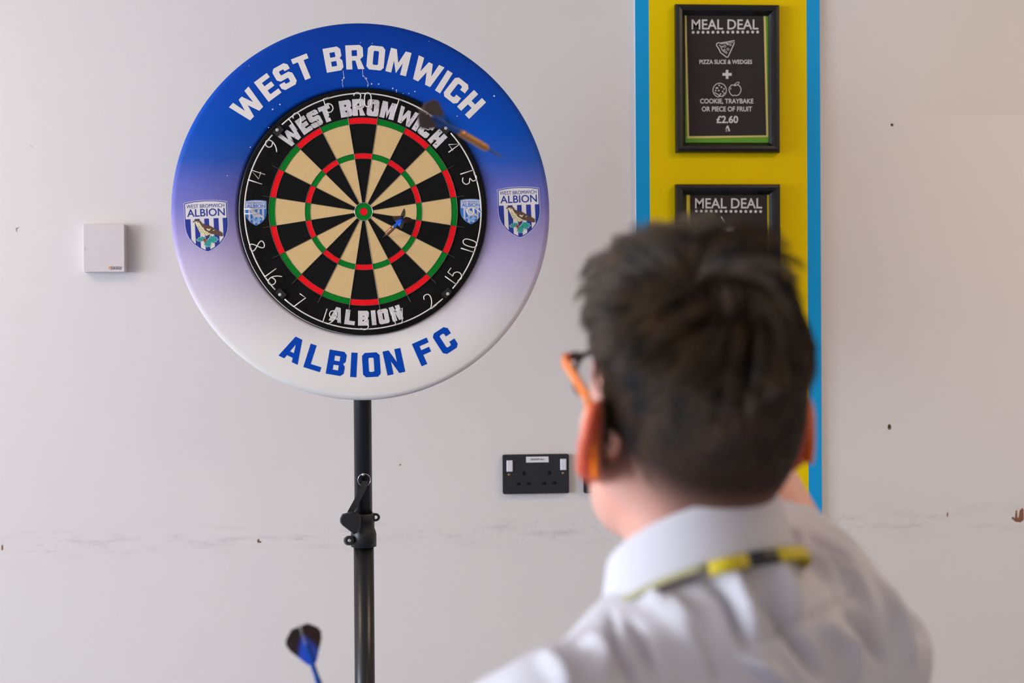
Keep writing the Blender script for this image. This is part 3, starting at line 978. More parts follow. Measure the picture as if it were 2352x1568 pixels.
def sisal(name, rgb, var=0.22, sc=420, fleck=None):
    m = bpy.data.materials.new(name); m.use_nodes = True
    nt = m.node_tree; b = nt.nodes['Principled BSDF']; N = nt.nodes.new; L = nt.links.new
    tc = N('ShaderNodeTexCoord')
    n1 = N('ShaderNodeTexNoise'); n1.inputs['Scale'].default_value = sc; n1.inputs['Detail'].default_value = 5; n1.inputs['Roughness'].default_value = .7
    L(tc.outputs['Object'], n1.inputs['Vector'])
    r = N('ShaderNodeMapRange'); r.inputs['From Min'].default_value = .3; r.inputs['From Max'].default_value = .7
    r.inputs['To Min'].default_value = 1 - var; r.inputs['To Max'].default_value = 1 + var
    L(n1.outputs['Fac'], r.inputs[0])
    mx = N('ShaderNodeMix'); mx.data_type = 'RGBA'; mx.blend_type = 'MULTIPLY'; mx.inputs[0].default_value = 1
    mx.inputs[6].default_value = (*s2l(rgb), 1); L(r.outputs[0], mx.inputs[7])
    out = mx.outputs[2]
    if fleck:
        vo = N('ShaderNodeTexVoronoi'); vo.inputs['Scale'].default_value = 210
        L(tc.outputs['Object'], vo.inputs['Vector'])
        lt = N('ShaderNodeMath'); lt.operation = 'LESS_THAN'; lt.inputs[1].default_value = 0.09; L(vo.outputs['Distance'], lt.inputs[0])
        n3 = N('ShaderNodeTexNoise'); n3.inputs['Scale'].default_value = 35; L(tc.outputs['Object'], n3.inputs['Vector'])
        gt = N('ShaderNodeMath'); gt.operation = 'GREATER_THAN'; gt.inputs[1].default_value = 0.52; L(n3.outputs['Fac'], gt.inputs[0])
        ml = N('ShaderNodeMath'); ml.operation = 'MULTIPLY'; L(lt.outputs[0], ml.inputs[0]); L(gt.outputs[0], ml.inputs[1])
        m2 = N('ShaderNodeMix'); m2.data_type = 'RGBA'; L(ml.outputs[0], m2.inputs[0]); L(out, m2.inputs[6]); m2.inputs[7].default_value = (*s2l(fleck), 1)
        out = m2.outputs[2]
    L(out, b.inputs['Base Color'])
    b.inputs['Roughness'].default_value = 0.9; b.inputs['Specular IOR Level'].default_value = 0.15
    bp = N('ShaderNodeBump'); bp.inputs['Strength'].default_value = .4; bp.inputs['Distance'].default_value = .001
    L(n1.outputs['Fac'], bp.inputs['Height']); L(bp.outputs[0], b.inputs['Normal'])
    return m


SB = sisal('black_sisal', (17, 16, 16), .45); SC = sisal('cream_sisal', (214, 182, 128), .10, fleck=(120, 90, 60))
SR = sisal('red_sisal', (236, 18, 30), .12, 300); SG = sisal('green_sisal', (2, 118, 34), .2, 300)
RB = 0.2255
obj('board_body', *ring_mesh([(0.0001, 0.0012), (0.0001, 0.038), (RB, 0.038), (RB, 0.002), (RB - 0.002, 0.0012)], 128), SB, db)


def segment(name, r0, r1, a0, a1, m):
    n = 5 if r1 > 0.05 else 3
    th = np.radians(np.linspace(a0, a1, n))
    g = 0.0002
    rr = [r0 + g, r1 - g]
    lp = [(rr[0] * math.cos(t), rr[0] * math.sin(t)) for t in th] + [(rr[1] * math.cos(t), rr[1] * math.sin(t)) for t in th[::-1]]
    lp = lp[::-1]
    obj(name, *slab([lp], 0.0, 0.0012), m, db)


for i in range(20):
    a = 90 - 18 * i
    dark = (i % 2 == 0)
    a0, a1 = a - 8.95, a + 8.95
    segment('inner_single', 0.0163, 0.097, a0, a1, SB if dark else SC)
    segment('treble', 0.097, 0.1068, a0, a1, SR if dark else SG)
    segment('outer_single', 0.1068, 0.161, a0, a1, SB if dark else SC)
    segment('double', 0.161, 0.172, a0, a1, SR if dark else SG)
obj('outer_bull', *slab([circ(0, 0, 0.0161, 32), circ(0, 0, 0.0070, 24)[::-1]], 0.0, 0.0012), SG, db)
obj('bullseye', *slab([circ(0, 0, 0.0068, 24)], 0.0, 0.0012), SR, db)
WIRE = mat('spider_wire', (122, 116, 104), 0.35, metal=0.8)
wm = mdata('radial_wire', *tube([(0.0163, -0.0004, 0), (0.172, -0.0004, 0), (0.186, -0.0002, 0)], 0.00042, 4), WIRE)
for i in range(20):
    o = bpy.data.objects.new('radial_wire', wm); link(o, db)
    o.rotation_euler = (0, -math.radians(81 - 18 * i), 0)
for r, w in ((0.0070, .0003), (0.0163, .0009), (0.097, .0003), (0.1068, .0004), (0.161, .0003), (0.172, .0004)):
    obj('ring_wire', *tube([(r * math.cos(t), -0.0003, r * math.sin(t)) for t in np.linspace(0, 2 * math.pi, 80, endpoint=False)], w, 4, True),
        WIRE if w < .0008 else STEEL, db, True)


def worn_print(name, rgb):
    m = sisal(name, rgb, .06)
    nt = m.node_tree; b = nt.nodes['Principled BSDF']; N = nt.nodes.new; L = nt.links.new
    src = b.inputs['Base Color'].links[0].from_socket
    tc = N('ShaderNodeTexCoord')
    n = N('ShaderNodeTexNoise'); n.inputs['Scale'].default_value = 190; n.inputs['Detail'].default_value = 3
    L(tc.outputs['Object'], n.inputs['Vector'])
    g = N('ShaderNodeMapRange'); g.inputs['From Min'].default_value = .655; g.inputs['From Max'].default_value = .68; L(n.outputs['Fac'], g.inputs[0])
    mx = N('ShaderNodeMix'); mx.data_type = 'RGBA'; L(g.outputs[0], mx.inputs[0]); L(src, mx.inputs[6]); mx.inputs[7].default_value = (.012, .011, .011, 1)
    L(mx.outputs[2], b.inputs['Base Color'])
    return m


WORN = worn_print('worn_white_print', (212, 208, 208))
BA = [133.6, 124.2, 117.4, 110.6, 99.4, 92.4, 84.4, 76.0, 65.2, 58.2, 52.7, 44.5]
arc_word('lettering', 'WEST', BA[:4], 219 * q, 257 * q, WORN, db, -0.0009, s=.31, h=.27, c=.1, wide=1.0, label='worn white word WEST')
arc_word('lettering', 'BROMWICH', BA[4:], 219 * q, 257 * q, WORN, db, -0.0009, s=.31, h=.27, c=.1, wide=1.0, label='worn white word BROMWICH')
arc_word('lettering', 'ALBION', [254.9, 262.3, 269.4, 274.9, 280.2, 287.2], 226 * q, 260 * q, WORN, db, -0.0009, True, s=.31, h=.27, c=.1, wide=1.0, label='worn white word ALBION')
for x, y in ((588.0, 488.5), (1081.5, 485.5)):
    p = pl(x, y, BY)
    crest(db, p[0] - bull[0], p[2] - bull[2], 0.49, math.radians(0.5), 0.0009, True)
# number ring
WW = mat('white_wire', (224, 220, 214), 0.35)
DIG = {'1': [[(0, 0), (0, 1)]], '7': [[(0, 1), (.5, 1), (.18, 0)]], '4': [[(.42, 0), (.42, 1), (0, .32), (.5, .32)]],
       '2': [catmull([(0, .78), (.08, .95), (.25, 1), (.43, .93), (.48, .72), (.34, .38), (.05, .06)], 4) + [np.array((0, 0.)), np.array((.5, 0.))]],
       '3': [catmull([(0, .9), (.2, 1), (.42, .92), (.44, .68), (.2, .54), (.48, .40), (.5, .14), (.26, 0), (0, .1)], 4)],
       '5': [[np.array((.45, 1.)), np.array((.08, 1.))] + catmull([(.05, .56), (.26, .62), (.48, .46), (.5, .18), (.26, 0), (0, .1)], 4)],
       '6': [catmull([(.42, 1), (.16, .72), (.02, .36), (.08, .07), (.28, 0), (.47, .12), (.48, .36), (.3, .48), (.06, .40)], 4)],
       '9': [catmull([(.08, 0), (.34, .28), (.48, .64), (.42, .93), (.22, 1), (.03, .88), (.02, .64), (.2, .52), (.44, .60)], 4)],
       '0': [catmull([(.25, 0), (.44, .14), (.48, .5), (.44, .86), (.25, 1), (.06, .86), (.02, .5), (.06, .14), (.25, 0)], 3)],
       '8': [[(.25 + .24 * math.sin(2 * t) * (1.0), .5 + .5 * math.cos(t)) for t in np.linspace(0, 2 * math.pi, 40)]]}
NUMS = [20, 1, 18, 4, 13, 6, 10, 15, 2, 17, 3, 19, 7, 16, 8, 11, 14, 9, 12, 5]
INW = {10, 15, 2, 17, 3, 19, 7, 16}
RR = 0.2150
nr = empty('number_ring', (0, -0.007, 0), parent=db)
for a0, a1 in ((48.6, 132.9), (139.7, 221.4), (227.8, 311.9), (318.7, 401.8)):
    obj('ring_arc', *tube([(RR * math.cos(t), 0, RR * math.sin(t)) for t in np.radians(np.linspace(a0, a1, 36))], 0.00135, 6), WW, nr, True)
for i, nmb in enumerate(NUMS):
    a = math.radians(90 - 18 * i)
    H = 0.0265; s_ = str(nmb)
    inw = nmb in INW
    if inw: ex = np.array((-math.sin(a), math.cos(a))); ez = np.array((-math.cos(a), -math.sin(a))); base = -(RR + 0.001)
    else: ex = np.array((math.sin(a), -math.cos(a))); ez = np.array((math.cos(a), math.sin(a))); base = RR - H + 0.001
    wd = [0.10 if c == '1' else .5 for c in s_]
    tot = sum(wd) + .22 * (len(s_) - 1); x0 = -tot / 2
    Vn, Fn = [], []
    for c, w in zip(s_, wd):
        for stx in DIG[c]:
            pts = [(ex * (x0 + p[0] + (.05 if c == '1' else 0)) + 0) * H + ez * (base + p[1] * H) for p in stx]
            vv, ff = tube([(p[0], -0.0018, p[1]) for p in pts], 0.0011, 6)
            n = len(Vn); Vn += list(vv); Fn += [tuple(k + n for k in qd) for qd in ff]
        x0 += w + .22
    obj('number', Vn, Fn, WW, nr, True)
CLIP = mat('smoked_plastic', (14, 13, 12), 0.5)
RIV = mat('rivet', (190, 186, 178), 0.4)
for a in (136.3, 45.2, 224.6, 315.3):
    t = math.radians(a)
    M = Matrix.Rotation(-(t - math.pi / 2), 4, 'Y')
    M.translation = Vector((0.2135 * math.cos(t), -0.0005, 0.2135 * math.sin(t)))
    o = obj('ring_clip', *xform(slab([rrect(-0.009, -0.007, 0.009, 0.005, 0.002)], -0.0030, 0.0015), M), CLIP, db)
    M2 = Matrix.Translation(Vector((0.2150 * math.cos(t), -0.0034, 0.2150 * math.sin(t)))) @ Matrix.Rotation(math.radians(90), 4, 'X')
    obj('rivet', *xform(lathe([(0.0030, 0), (0.0030, 0.0006), (0.0018, 0.0012)], 14), M2), RIV, o)

# ------------------------------------------------------------------ darts
GOLD = mat('brass_barrel', (196, 142, 82), 0.28, metal=0.85); ROSE = mat('copper_barrel', (190, 140, 112), 0.22, metal=0.9)
SHAFT = mat('blue_shaft', (4, 78, 165), 0.45, spec=.25); FLK = mat('black_flight', (16, 18, 24), 0.28); FLB = mat('blue_flight', (0, 96, 235), 0.3)
DST = mat('dark_steel', (96, 92, 92), 0.35, metal=0.9)


def flight_material(name, dark, blue, edge):
    """printed flight: blue near the shaft, dark outside"""
    m = bpy.data.materials.new(name); m.use_nodes = True
    nt = m.node_tree; b = nt.nodes['Principled BSDF']; N = nt.nodes.new; L = nt.links.new
    tc = N('ShaderNodeTexCoord'); sp = N('ShaderNodeSeparateXYZ'); L(tc.outputs['Object'], sp.inputs[0])
    # fraction along the flight minus weighted distance from the axis
    a = N('ShaderNodeMath'); a.operation = 'MULTIPLY_ADD'; L(sp.outputs[0], a.inputs[0]); a.inputs[1].default_value = 1.9; L(sp.outputs[2], a.inputs[2])
    r = N('ShaderNodeMapRange'); r.inputs['From Min'].default_value = edge; r.inputs['From Max'].default_value = edge + .008; L(a.outputs[0], r.inputs[0])
    mx = N('ShaderNodeMix'); mx.data_type = 'RGBA'; L(r.outputs[0], mx.inputs[0])
    mx.inputs[6].default_value = (*s2l(blue), 1); mx.inputs[7].default_value = (*s2l(dark), 1)
    L(mx.outputs[2], b.inputs['Base Color']); b.inputs['Roughness'].default_value = .3
    return m


FM = flight_material('printed_flight', (20, 20, 24), (0, 98, 230), 0.138)
FMS = flight_material('black_printed_flight', (12, 12, 15), (0, 110, 245), 0.131)
FMG = flight_material('grey_printed_flight', (84, 74, 70), (6, 96, 190), 0.126)


def dart(tip, tail, roll, label, barrel, flm, L=0.150, scale=1.0):
    tip, tail = Vector(tip), Vector(tail)
    d = (tail - tip).normalized()
    qn = Vector((0, 0, 1)).rotation_difference(d)
    r = empty('dart', tip, label, 'dart', 'blue flighted darts')
    r.rotation_mode = 'QUATERNION'
    r.rotation_quaternion = qn @ Euler((0, 0, roll)).to_quaternion()
    obj('point', *lathe([(0.0002, 0), (0.0011, 0.006), (0.0012, 0.034)], 10), DST, r, True)
    pr = [(0.0022, 0.030), (0.0038, 0.032), (0.0042, 0.036)]
    z = 0.040
    while z < 0.072:
        pr += [(0.0043, z), (0.0043, z + .0022), (0.0038, z + .0025), (0.0038, z + .0034)]; z += 0.0037
    pr += [(0.0043, z), (0.0041, 0.079), (0.0030, 0.083), (0.0024, 0.0835)]
    obj('barrel', *lathe(pr, 18), barrel, r, True)
    obj('shaft', *lathe([(0.0020, 0.083), (0.0031, 0.0845), (0.0030, 0.092), (0.0026, 0.096), (0.0026, 0.112), (0.0030, 0.116), (0.0030, 0.128), (0.0018, 0.130)], 14), SHAFT, r, True)
    z0, z1 = 0.108, L
    n_ = z1 - z0
    out = [(0.0012, z0), (0.0045, z0 + .03 * n_), (0.0165, z0 + .52 * n_), (0.0185, z0 + .70 * n_), (0.0165, z0 + .82 * n_), (0.0085, z1), (0.0010, z1)]
    for k in range(4):
        v = [(x, -.00018, z) for x, z in out] + [(x, .00018, z) for x, z in out]
        n = len(out)
        f = [tuple(range(n)), tuple(range(2 * n - 1, n - 1, -1))] + [(i, n + i, n + (i + 1) % n, (i + 1) % n) for i in range(n)]
        o = obj('flight_vane', v, f, flm, r)
        o.rotation_euler = (0, 0, math.pi / 2 * k)
    return r


tip0 = pl(877.5, 547, BY - 0.004)
tail0 = tip0 + np.array([0.040, -0.138, 0.029])
dart(tip0, tail0, math.radians(6), 'dart stuck in the board right of the bullseye', ROSE, FMS)
dart(px(1156, 363, 1.84), px(978, 258, 1.735), math.radians(20), 'dart flying in front of the upper right of the dartboard', GOLD, FMG)
HT = px(688, 1438, 1.50); HD = px(798, 1760, 1.53)
HTIP = HT + (HD - HT) / np.linalg.norm(HD - HT) * 0.150
dart(HTIP, HT, math.radians(12), 'dart held low in the foreground beside the pole, flight upward', ROSE, FM)


# ------------------------------------------------------------------ boy
# signed-distance modelling on a grid, meshed with surface nets


class Field:
    def __init__(self, lo, hi, h):
        self.lo = np.array(lo, float); self.h = h
        self.n = np.ceil((np.array(hi) - self.lo) / h).astype(int) + 1
        self.a = np.full(self.n, 0.5, np.float32)

    def _slice(self, lo, hi):
        i0 = np.clip(np.floor((lo - self.lo) / self.h).astype(int), 0, self.n)
        i1 = np.clip(np.ceil((hi - self.lo) / self.h).astype(int) + 1, 0, self.n)
        return i0, i1

    def add(self, fn, lo, hi, k=0.01, sub=False):
        pad = k + 3 * self.h
        i0, i1 = self._slice(np.array(lo) - pad, np.array(hi) + pad)
        if np.any(i1 <= i0): return
        ax = [self.lo[d] + self.h * np.arange(i0[d], i1[d]) for d in range(3)]
        P = np.stack(np.meshgrid(*ax, indexing='ij'), -1).astype(np.float32)
        d = fn(P).astype(np.float32)
        sl = tuple(slice(i0[q], i1[q]) for q in range(3))
        a = self.a[sl]
        if sub:
            d = -d
            hh = np.maximum(k - np.abs(a - d), 0) / k
            self.a[sl] = np.maximum(a, d) + hh * hh * k * 0.25
        else:
            hh = np.maximum(k - np.abs(a - d), 0) / k
            self.a[sl] = np.minimum(a, d) - hh * hh * k * 0.25

    def cone(self, a, b, ra, rb, k=0.01, sub=False):
        a, b = np.array(a, float), np.array(b, float)
        R = max(ra, rb)

        def fn(P):
            ab = b - a; L = ab @ ab + 1e-12
            t = np.clip(((P - a) @ ab) / L, 0, 1)
            return np.linalg.norm(P - a - t[..., None] * ab, axis=-1) - (ra + (rb - ra) * t)
        self.add(fn, np.minimum(a, b) - R, np.maximum(a, b) + R, k, sub)

    def ell(self, c, r, M=None, k=0.01, sub=False):
        c = np.array(c, float); r = np.array(r, float)
        M = np.eye(3) if M is None else np.array(M)      # columns = axes

        def fn(P):
            q = (P - c) @ M
            k0 = np.linalg.norm(q / r, axis=-1); k1 = np.linalg.norm(q / (r * r), axis=-1)
            return k0 * (k0 - 1) / (k1 + 1e-9)
        R = r.max()
        self.add(fn, c - R, c + R, k, sub)

    def mesh(self, smooth=2):
        a = self.a
        s = (a < 0)
        cnt = np.zeros(np.array(a.shape) - 1, np.uint8)
        for i in (0, 1):
            for j in (0, 1):
                for k in (0, 1):
                    cnt += s[i:a.shape[0] - 1 + i, j:a.shape[1] - 1 + j, k:a.shape[2] - 1 + k]
        act = (cnt > 0) & (cnt < 8)
        I = np.argwhere(act)
        corner = np.array([(i, j, k) for i in (0, 1) for j in (0, 1) for k in (0, 1)])
        val = np.stack([a[I[:, 0] + c[0], I[:, 1] + c[1], I[:, 2] + c[2]] for c in corner], 1)
        acc = np.zeros((len(I), 3)); num = np.zeros(len(I))
        for p in range(8):
            for q_ in range(p + 1, 8):
                if np.abs(corner[p] - corner[q_]).sum() != 1: continue
                va, vb = val[:, p], val[:, q_]
                m = (va < 0) != (vb < 0)
                t = np.where(m, va / np.where(m, va - vb, 1), 0)
                pt = corner[p] + t[:, None] * (corner[q_] - corner[p])
                acc += np.where(m[:, None], pt, 0); num += m
        V = self.lo + self.h * (I + acc / num[:, None])
        idx = np.full(act.shape, -1, np.int32); idx[act] = np.arange(len(I))
        Q = []
        for d in range(3):
            e = [(1, 2), (2, 0), (0, 1)][d]
            sh = list(a.shape)
            lo_ = [slice(None)] * 3; hi_ = [slice(None)] * 3
            lo_[d] = slice(0, sh[d] - 1); hi_[d] = slice(1, sh[d])
            ch = s[tuple(lo_)] != s[tuple(hi_)]
            E = np.argwhere(ch)
            ok = (E[:, e[0]] > 0) & (E[:, e[1]] > 0) & (E[:, e[0]] < sh[e[0]] - 1) & (E[:, e[1]] < sh[e[1]] - 1)
            E = E[ok]
            u = np.zeros(3, int); u[e[0]] = 1; w = np.zeros(3, int); w[e[1]] = 1
            c0 = idx[tuple((E - u - w).T)]; c1 = idx[tuple((E - w).T)]; c2 = idx[tuple(E.T)]; c3 = idx[tuple((E - u).T)]
            inside = s[tuple(E.T)]
            qd = np.stack([c0, c1, c2, c3], 1)
            qd[~inside] = qd[~inside][:, ::-1]
            Q.append(qd)
        Q = np.concatenate(Q)
        Q = Q[(Q >= 0).all(1)]
        for it in range(smooth):
            V = laplace(V, Q, 0.5)
        return V, Q


def laplace(V, Q, f):
    S = np.zeros_like(V); C = np.zeros(len(V))
    for i in range(4):
        a, b = Q[:, i], Q[:, (i + 1) % 4]
        for c in range(3):
            S[:, c] += np.bincount(a, V[b, c], len(V)) + np.bincount(b, V[a, c], len(V))
        C += np.bincount(a, minlength=len(V)) + np.bincount(b, minlength=len(V))
    return V + f * (S / np.maximum(C, 1)[:, None] - V)


def normals(V, Q):
    n = np.cross(V[Q[:, 2]] - V[Q[:, 0]], V[Q[:, 3]] - V[Q[:, 1]])
    N = np.zeros_like(V)
    for i in range(4):
        for c in range(3):
            N[:, c] += np.bincount(Q[:, i], n[:, c], len(V))
    return N / (np.linalg.norm(N, axis=1)[:, None] + 1e-12)


def frame(yaw_left, pitch_up, roll=0.0):
    y, p = math.radians(yaw_left), math.radians(pitch_up)
    f = np.array([-math.sin(y) * math.cos(p), math.cos(y) * math.cos(p), math.sin(p)])
    r = np.array([math.cos(y), math.sin(y), 0.])
    u = np.cross(r, f)
    a = math.radians(roll)
    r2 = r * math.cos(a) + u * math.sin(a)
    return np.stack([r2, f, np.cross(r2, f)], 1)      # columns right, forward, up


def smst(x, a, b):
    t = np.clip((x - a) / (b - a), 0, 1)
    return t * t * (3 - 2 * t)


HF = frame(11.0, 14.0, 2.0)
E0 = px(1590, 1000, 1.12)
def Hd(r, f, u): return E0 + HF @ (np.array([r, f, u]) / 1000.0)


BF = frame(34.0, -4.0, 0.0)
N0 = px(1606, 1216, 1.098)
def Bd(r, f, u): return N0 + BF @ (np.array([r, f, u]) / 1000.0)


def ik(S, W, l1, l2, pole):
    S, W = np.array(S), np.array(W)
    d = W - S; L = min(np.linalg.norm(d), (l1 + l2) * .999); d = d / np.linalg.norm(d)
    x = (l1 * l1 - l2 * l2 + L * L) / (2 * L); h = math.sqrt(max(l1 * l1 - x * x, 0))
    p = np.array(pole) - d * np.dot(pole, d); p /= np.linalg.norm(p)
    return S + d * x + p * h


SR_ = px(1842, 1362, 1.24)          # right shoulder joint
ER_ = px(1645, 940, 1.455)            # right elbow
WR_ = px(1592, 770, 1.655)           # right wrist
SL_ = Bd(-150, -6, -126)
GRIP = HTIP + (HT - HTIP) * (0.058 / 0.150)   # where the left fingers hold the dart
left_axis = (HTIP - HT) / np.linalg.norm(HTIP - HT)
WL_ = GRIP + np.array([0.045, -0.075, -0.055])
EL_ = ik(SL_, WL_, 0.265, 0.235, np.array([-0.35, -0.3, -1.0]))

fb = Field(np.array([-0.27, -2.66, -0.004]), np.array([0.62, -1.55, 1.70]), 0.0036)


def hand(F, wrist, fwd, normal, side, curls, spread=1.0, thumb=None, sc=0.92):
    """fwd = wrist to knuckles, normal = out of the back of the hand, side = +1 thumb to the +cross side"""
    f_ = np.array(fwd) / np.linalg.norm(fwd)
    n_ = np.array(normal) - f_ * np.dot(normal, f_); n_ /= np.linalg.norm(n_)
    t_ = np.cross(f_, n_) * side                     # towards the thumb
    mm = 0.001 * sc
    tips = []
    for i, (off, ln, rad) in enumerate(((27, (42, 25, 21), 8.3), (9, (46, 29, 22), 8.5), (-9, (43, 27, 22), 8.1), (-26, (34, 20, 19), 7.2))):
        kn_ = wrist + (f_ * (84 - abs(off - 6) * .25) + t_ * off) * mm
        F.cone(wrist + t_ * off * .55 * mm + f_ * 8 * mm, kn_, 12.5 * mm, 10.5 * mm, 0.012)
        cur, dirn = kn_, f_ + t_ * off * 0.003 * spread
        ang = 0
        for ln_, c_a in zip(ln, curls[i]):
            ang += math.radians(c_a)
            d_ = (f_ + t_ * off * 0.004 * spread) * math.cos(ang) - n_ * math.sin(ang)
            nx = cur + d_ / np.linalg.norm(d_) * ln_ * mm
            F.cone(cur, nx, rad * mm, rad * .9 * mm, 0.003)
            cur = nx; rad *= .92
        tips.append(cur)
    tb = wrist + (f_ * 22 + t_ * 24) * mm
    F.cone(wrist + f_ * 10 * mm + t_ * 10 * mm, tb, 14 * mm, 12 * mm, .012)
    if thumb is None:
        t1 = tb + (f_ * 26 + t_ * 26 - n_ * 10) * mm; t2 = t1 + (f_ * 26 + t_ * 4 - n_ * 12) * mm
    else:
        t1 = tb + (f_ * 22 + t_ * 16 - n_ * 22) * mm; t2 = np.array(thumb)
    F.cone(tb, t1, 11 * mm, 9.8 * mm, .006); F.cone(t1, t2, 9.6 * mm, 8.2 * mm, .003)
    return tips


# torso, neck, legs
fb.ell(Bd(0, 26, -205), (0.136, 0.088, 0.135), BF, 0.02)
fb.ell(Bd(0, 26, -370), (0.128, 0.088, 0.17), BF, 0.05)
fb.ell(Bd(0, 14, -480), (0.142, 0.098, 0.11), BF, 0.05)
fb.cone(Bd(0, 2, -70), Hd(0, -14, -30), 0.054, 0.053, 0.02)
for s in (-1, 1):
    fb.cone(Bd(s * 16, -4, -60), (SL_ if s < 0 else SR_), 0.034, 0.030, 0.03)
# arms
fb.cone(SR_, ER_, 0.045, 0.036, 0.03); fb.cone(ER_, ER_ + (WR_ - ER_) * .35, 0.036, 0.037, 0.015); fb.cone(ER_ + (WR_ - ER_) * .35, WR_, 0.037, 0.024, 0.015)
fb.cone(SL_, EL_, 0.038, 0.036, 0.03); fb.cone(EL_, EL_ + (WL_ - EL_) * .35, 0.036, 0.037, 0.015); fb.cone(EL_ + (WL_ - EL_) * .35, WL_, 0.037, 0.024, 0.015)
hand(fb, WR_, (-0.25, 0.95, 0.10), (0.1, -0.1, 1), -1, [(12, 18, 10), (8, 15, 10), (14, 22, 14), (20, 26, 16)])
lf_ = GRIP - WL_
hand(fb, WL_, lf_ + np.array([0.015, 0.0, 0.02]), np.array([0.3, 0.75, 0.55]), 1, [(38, 58, 34), (44, 62, 38), (50, 66, 40), (55, 70, 42)], 1.0, thumb=GRIP + np.array([0.004, -0.008, -0.004]))
# legs
hipz = 0.84
KNEE, ANK = {}, {}
for s in (-1, 1):
    hp = Bd(s * 82, 8, -520)
    an = np.array([hp[0] + BF[0, 1] * (0.13 if s > 0 else -0.05) + s * 0.02, hp[1] + BF[1, 1] * (0.13 if s > 0 else -0.05), 0.085])
    kn_ = hp * .48 + an * .52 + BF[:, 1] * 0.03
    KNEE[s], ANK[s] = kn_, an
    fb.cone(hp, kn_, 0.078, 0.052, 0.04); fb.cone(kn_, kn_ * .7 + an * .3, 0.052, 0.052, 0.02); fb.cone(kn_ * .7 + an * .3, an, 0.052, 0.036, 0.02)
    toe = an + BF[:, 1] * 0.15; toe[2] = 0.035
    fb.cone(an + np.array([0, 0, -0.03]), toe, 0.036, 0.03, 0.02)
# head
fb.ell(Hd(0, -6, 56), (0.0705, 0.095, 0.084), HF, 0.02)
fb.ell(Hd(-3, -58, 18), (0.056, 0.044, 0.056), HF, 0.03)
fb.ell(Hd(0, 46, 2), (0.060, 0.050, 0.090), HF, 0.03)
fb.ell(Hd(0, 44, -58), (0.051, 0.044, 0.036), HF, 0.03)
fb.cone(Hd(-47, 4, -38), Hd(-26, 62, -74), 0.018, 0.016, 0.03); fb.cone(Hd(47, 4, -38), Hd(26, 62, -74), 0.018, 0.016, 0.03)
fb.cone(Hd(-14, 78, -84), Hd(14, 78, -84), 0.013, 0.013, 0.02)
fb.cone(Hd(-34, 80, 36), Hd(34, 80, 36), 0.013, 0.013, 0.02)
for s in (-1, 1):
    fb.ell(Hd(s * 31, 99, 18), (0.015, 0.013, 0.011), HF, 0.012, sub=True)
    fb.ell(Hd(s * 42, 70, -14), (0.017, 0.018, 0.017), HF, 0.03)
fb.cone(Hd(0, 94, 22), Hd(0, 108, -14), 0.006, 0.010, 0.014)
for s in (-1, 1): fb.ell(Hd(s * 9, 102, -18), (0.008, 0.009, 0.007), HF, 0.008)
fb.cone(Hd(-17, 90, -41), Hd(17, 90, -41), 0.006, 0.006, 0.008); fb.cone(Hd(-15, 90, -51), Hd(15, 90, -51), 0.0065, 0.0065, 0.006)
for s in (-1, 1):
    # ear: a tilted flattened cup with a rim and a lobe
    er, ef, eu = HF[:, 0] * s, HF[:, 1], HF[:, 2]
    out = er * .60 - ef * .80                   # plane of the ear points back and outwards
    nrm_ = er * .80 + ef * .60
    up_ = eu * .97 - ef * .22
    up_ /= np.linalg.norm(up_)
    nrm_ = np.cross(up_, out); nrm_ /= np.linalg.norm(nrm_)
    out = np.cross(nrm_, up_)
    c0 = Hd(-78.5, -9, 3) if s < 0 else Hd(73, -7, -2)
    if np.dot(nrm_, er) < 0: nrm_ = -nrm_
    fb.ell(c0, (0.020, 0.030, 0.0065), np.stack([out, up_, nrm_], 1), 0.008)
    fb.ell(c0 - up_ * 0.024 - out * .004, (0.011, 0.013, 0.006), np.stack([out, up_, nrm_], 1), 0.008)
    rim = [c0 + out * 0.0195 * math.cos(t) + up_ * 0.029 * math.sin(t) + nrm_ * .002 for t in np.linspace(-0.9, 2.6, 9)]
    for A, B_ in zip(rim[:-1], rim[1:]): fb.cone(A, B_, 0.0042, 0.0042, 0.004)
    fb.ell(c0 + nrm_ * 0.008 - out * .002, (0.009, 0.017, 0.006), np.stack([out, up_, nrm_], 1), 0.005, sub=True)
BV, BQ = fb.mesh(3)
_h = (BV - E0) @ HF * 1000.0
_w = smst(_h[:, 0], 35, 75) * smst(-_h[:, 2], -70, 10) * (1 - smst(-_h[:, 2], 40, 75)) * smst(-_h[:, 1], 0, 20) * (np.linalg.norm(_h, axis=1) < 150)
BV = BV - HF[:, 0] * (_w * 0.004)[:, None]
del fb.a


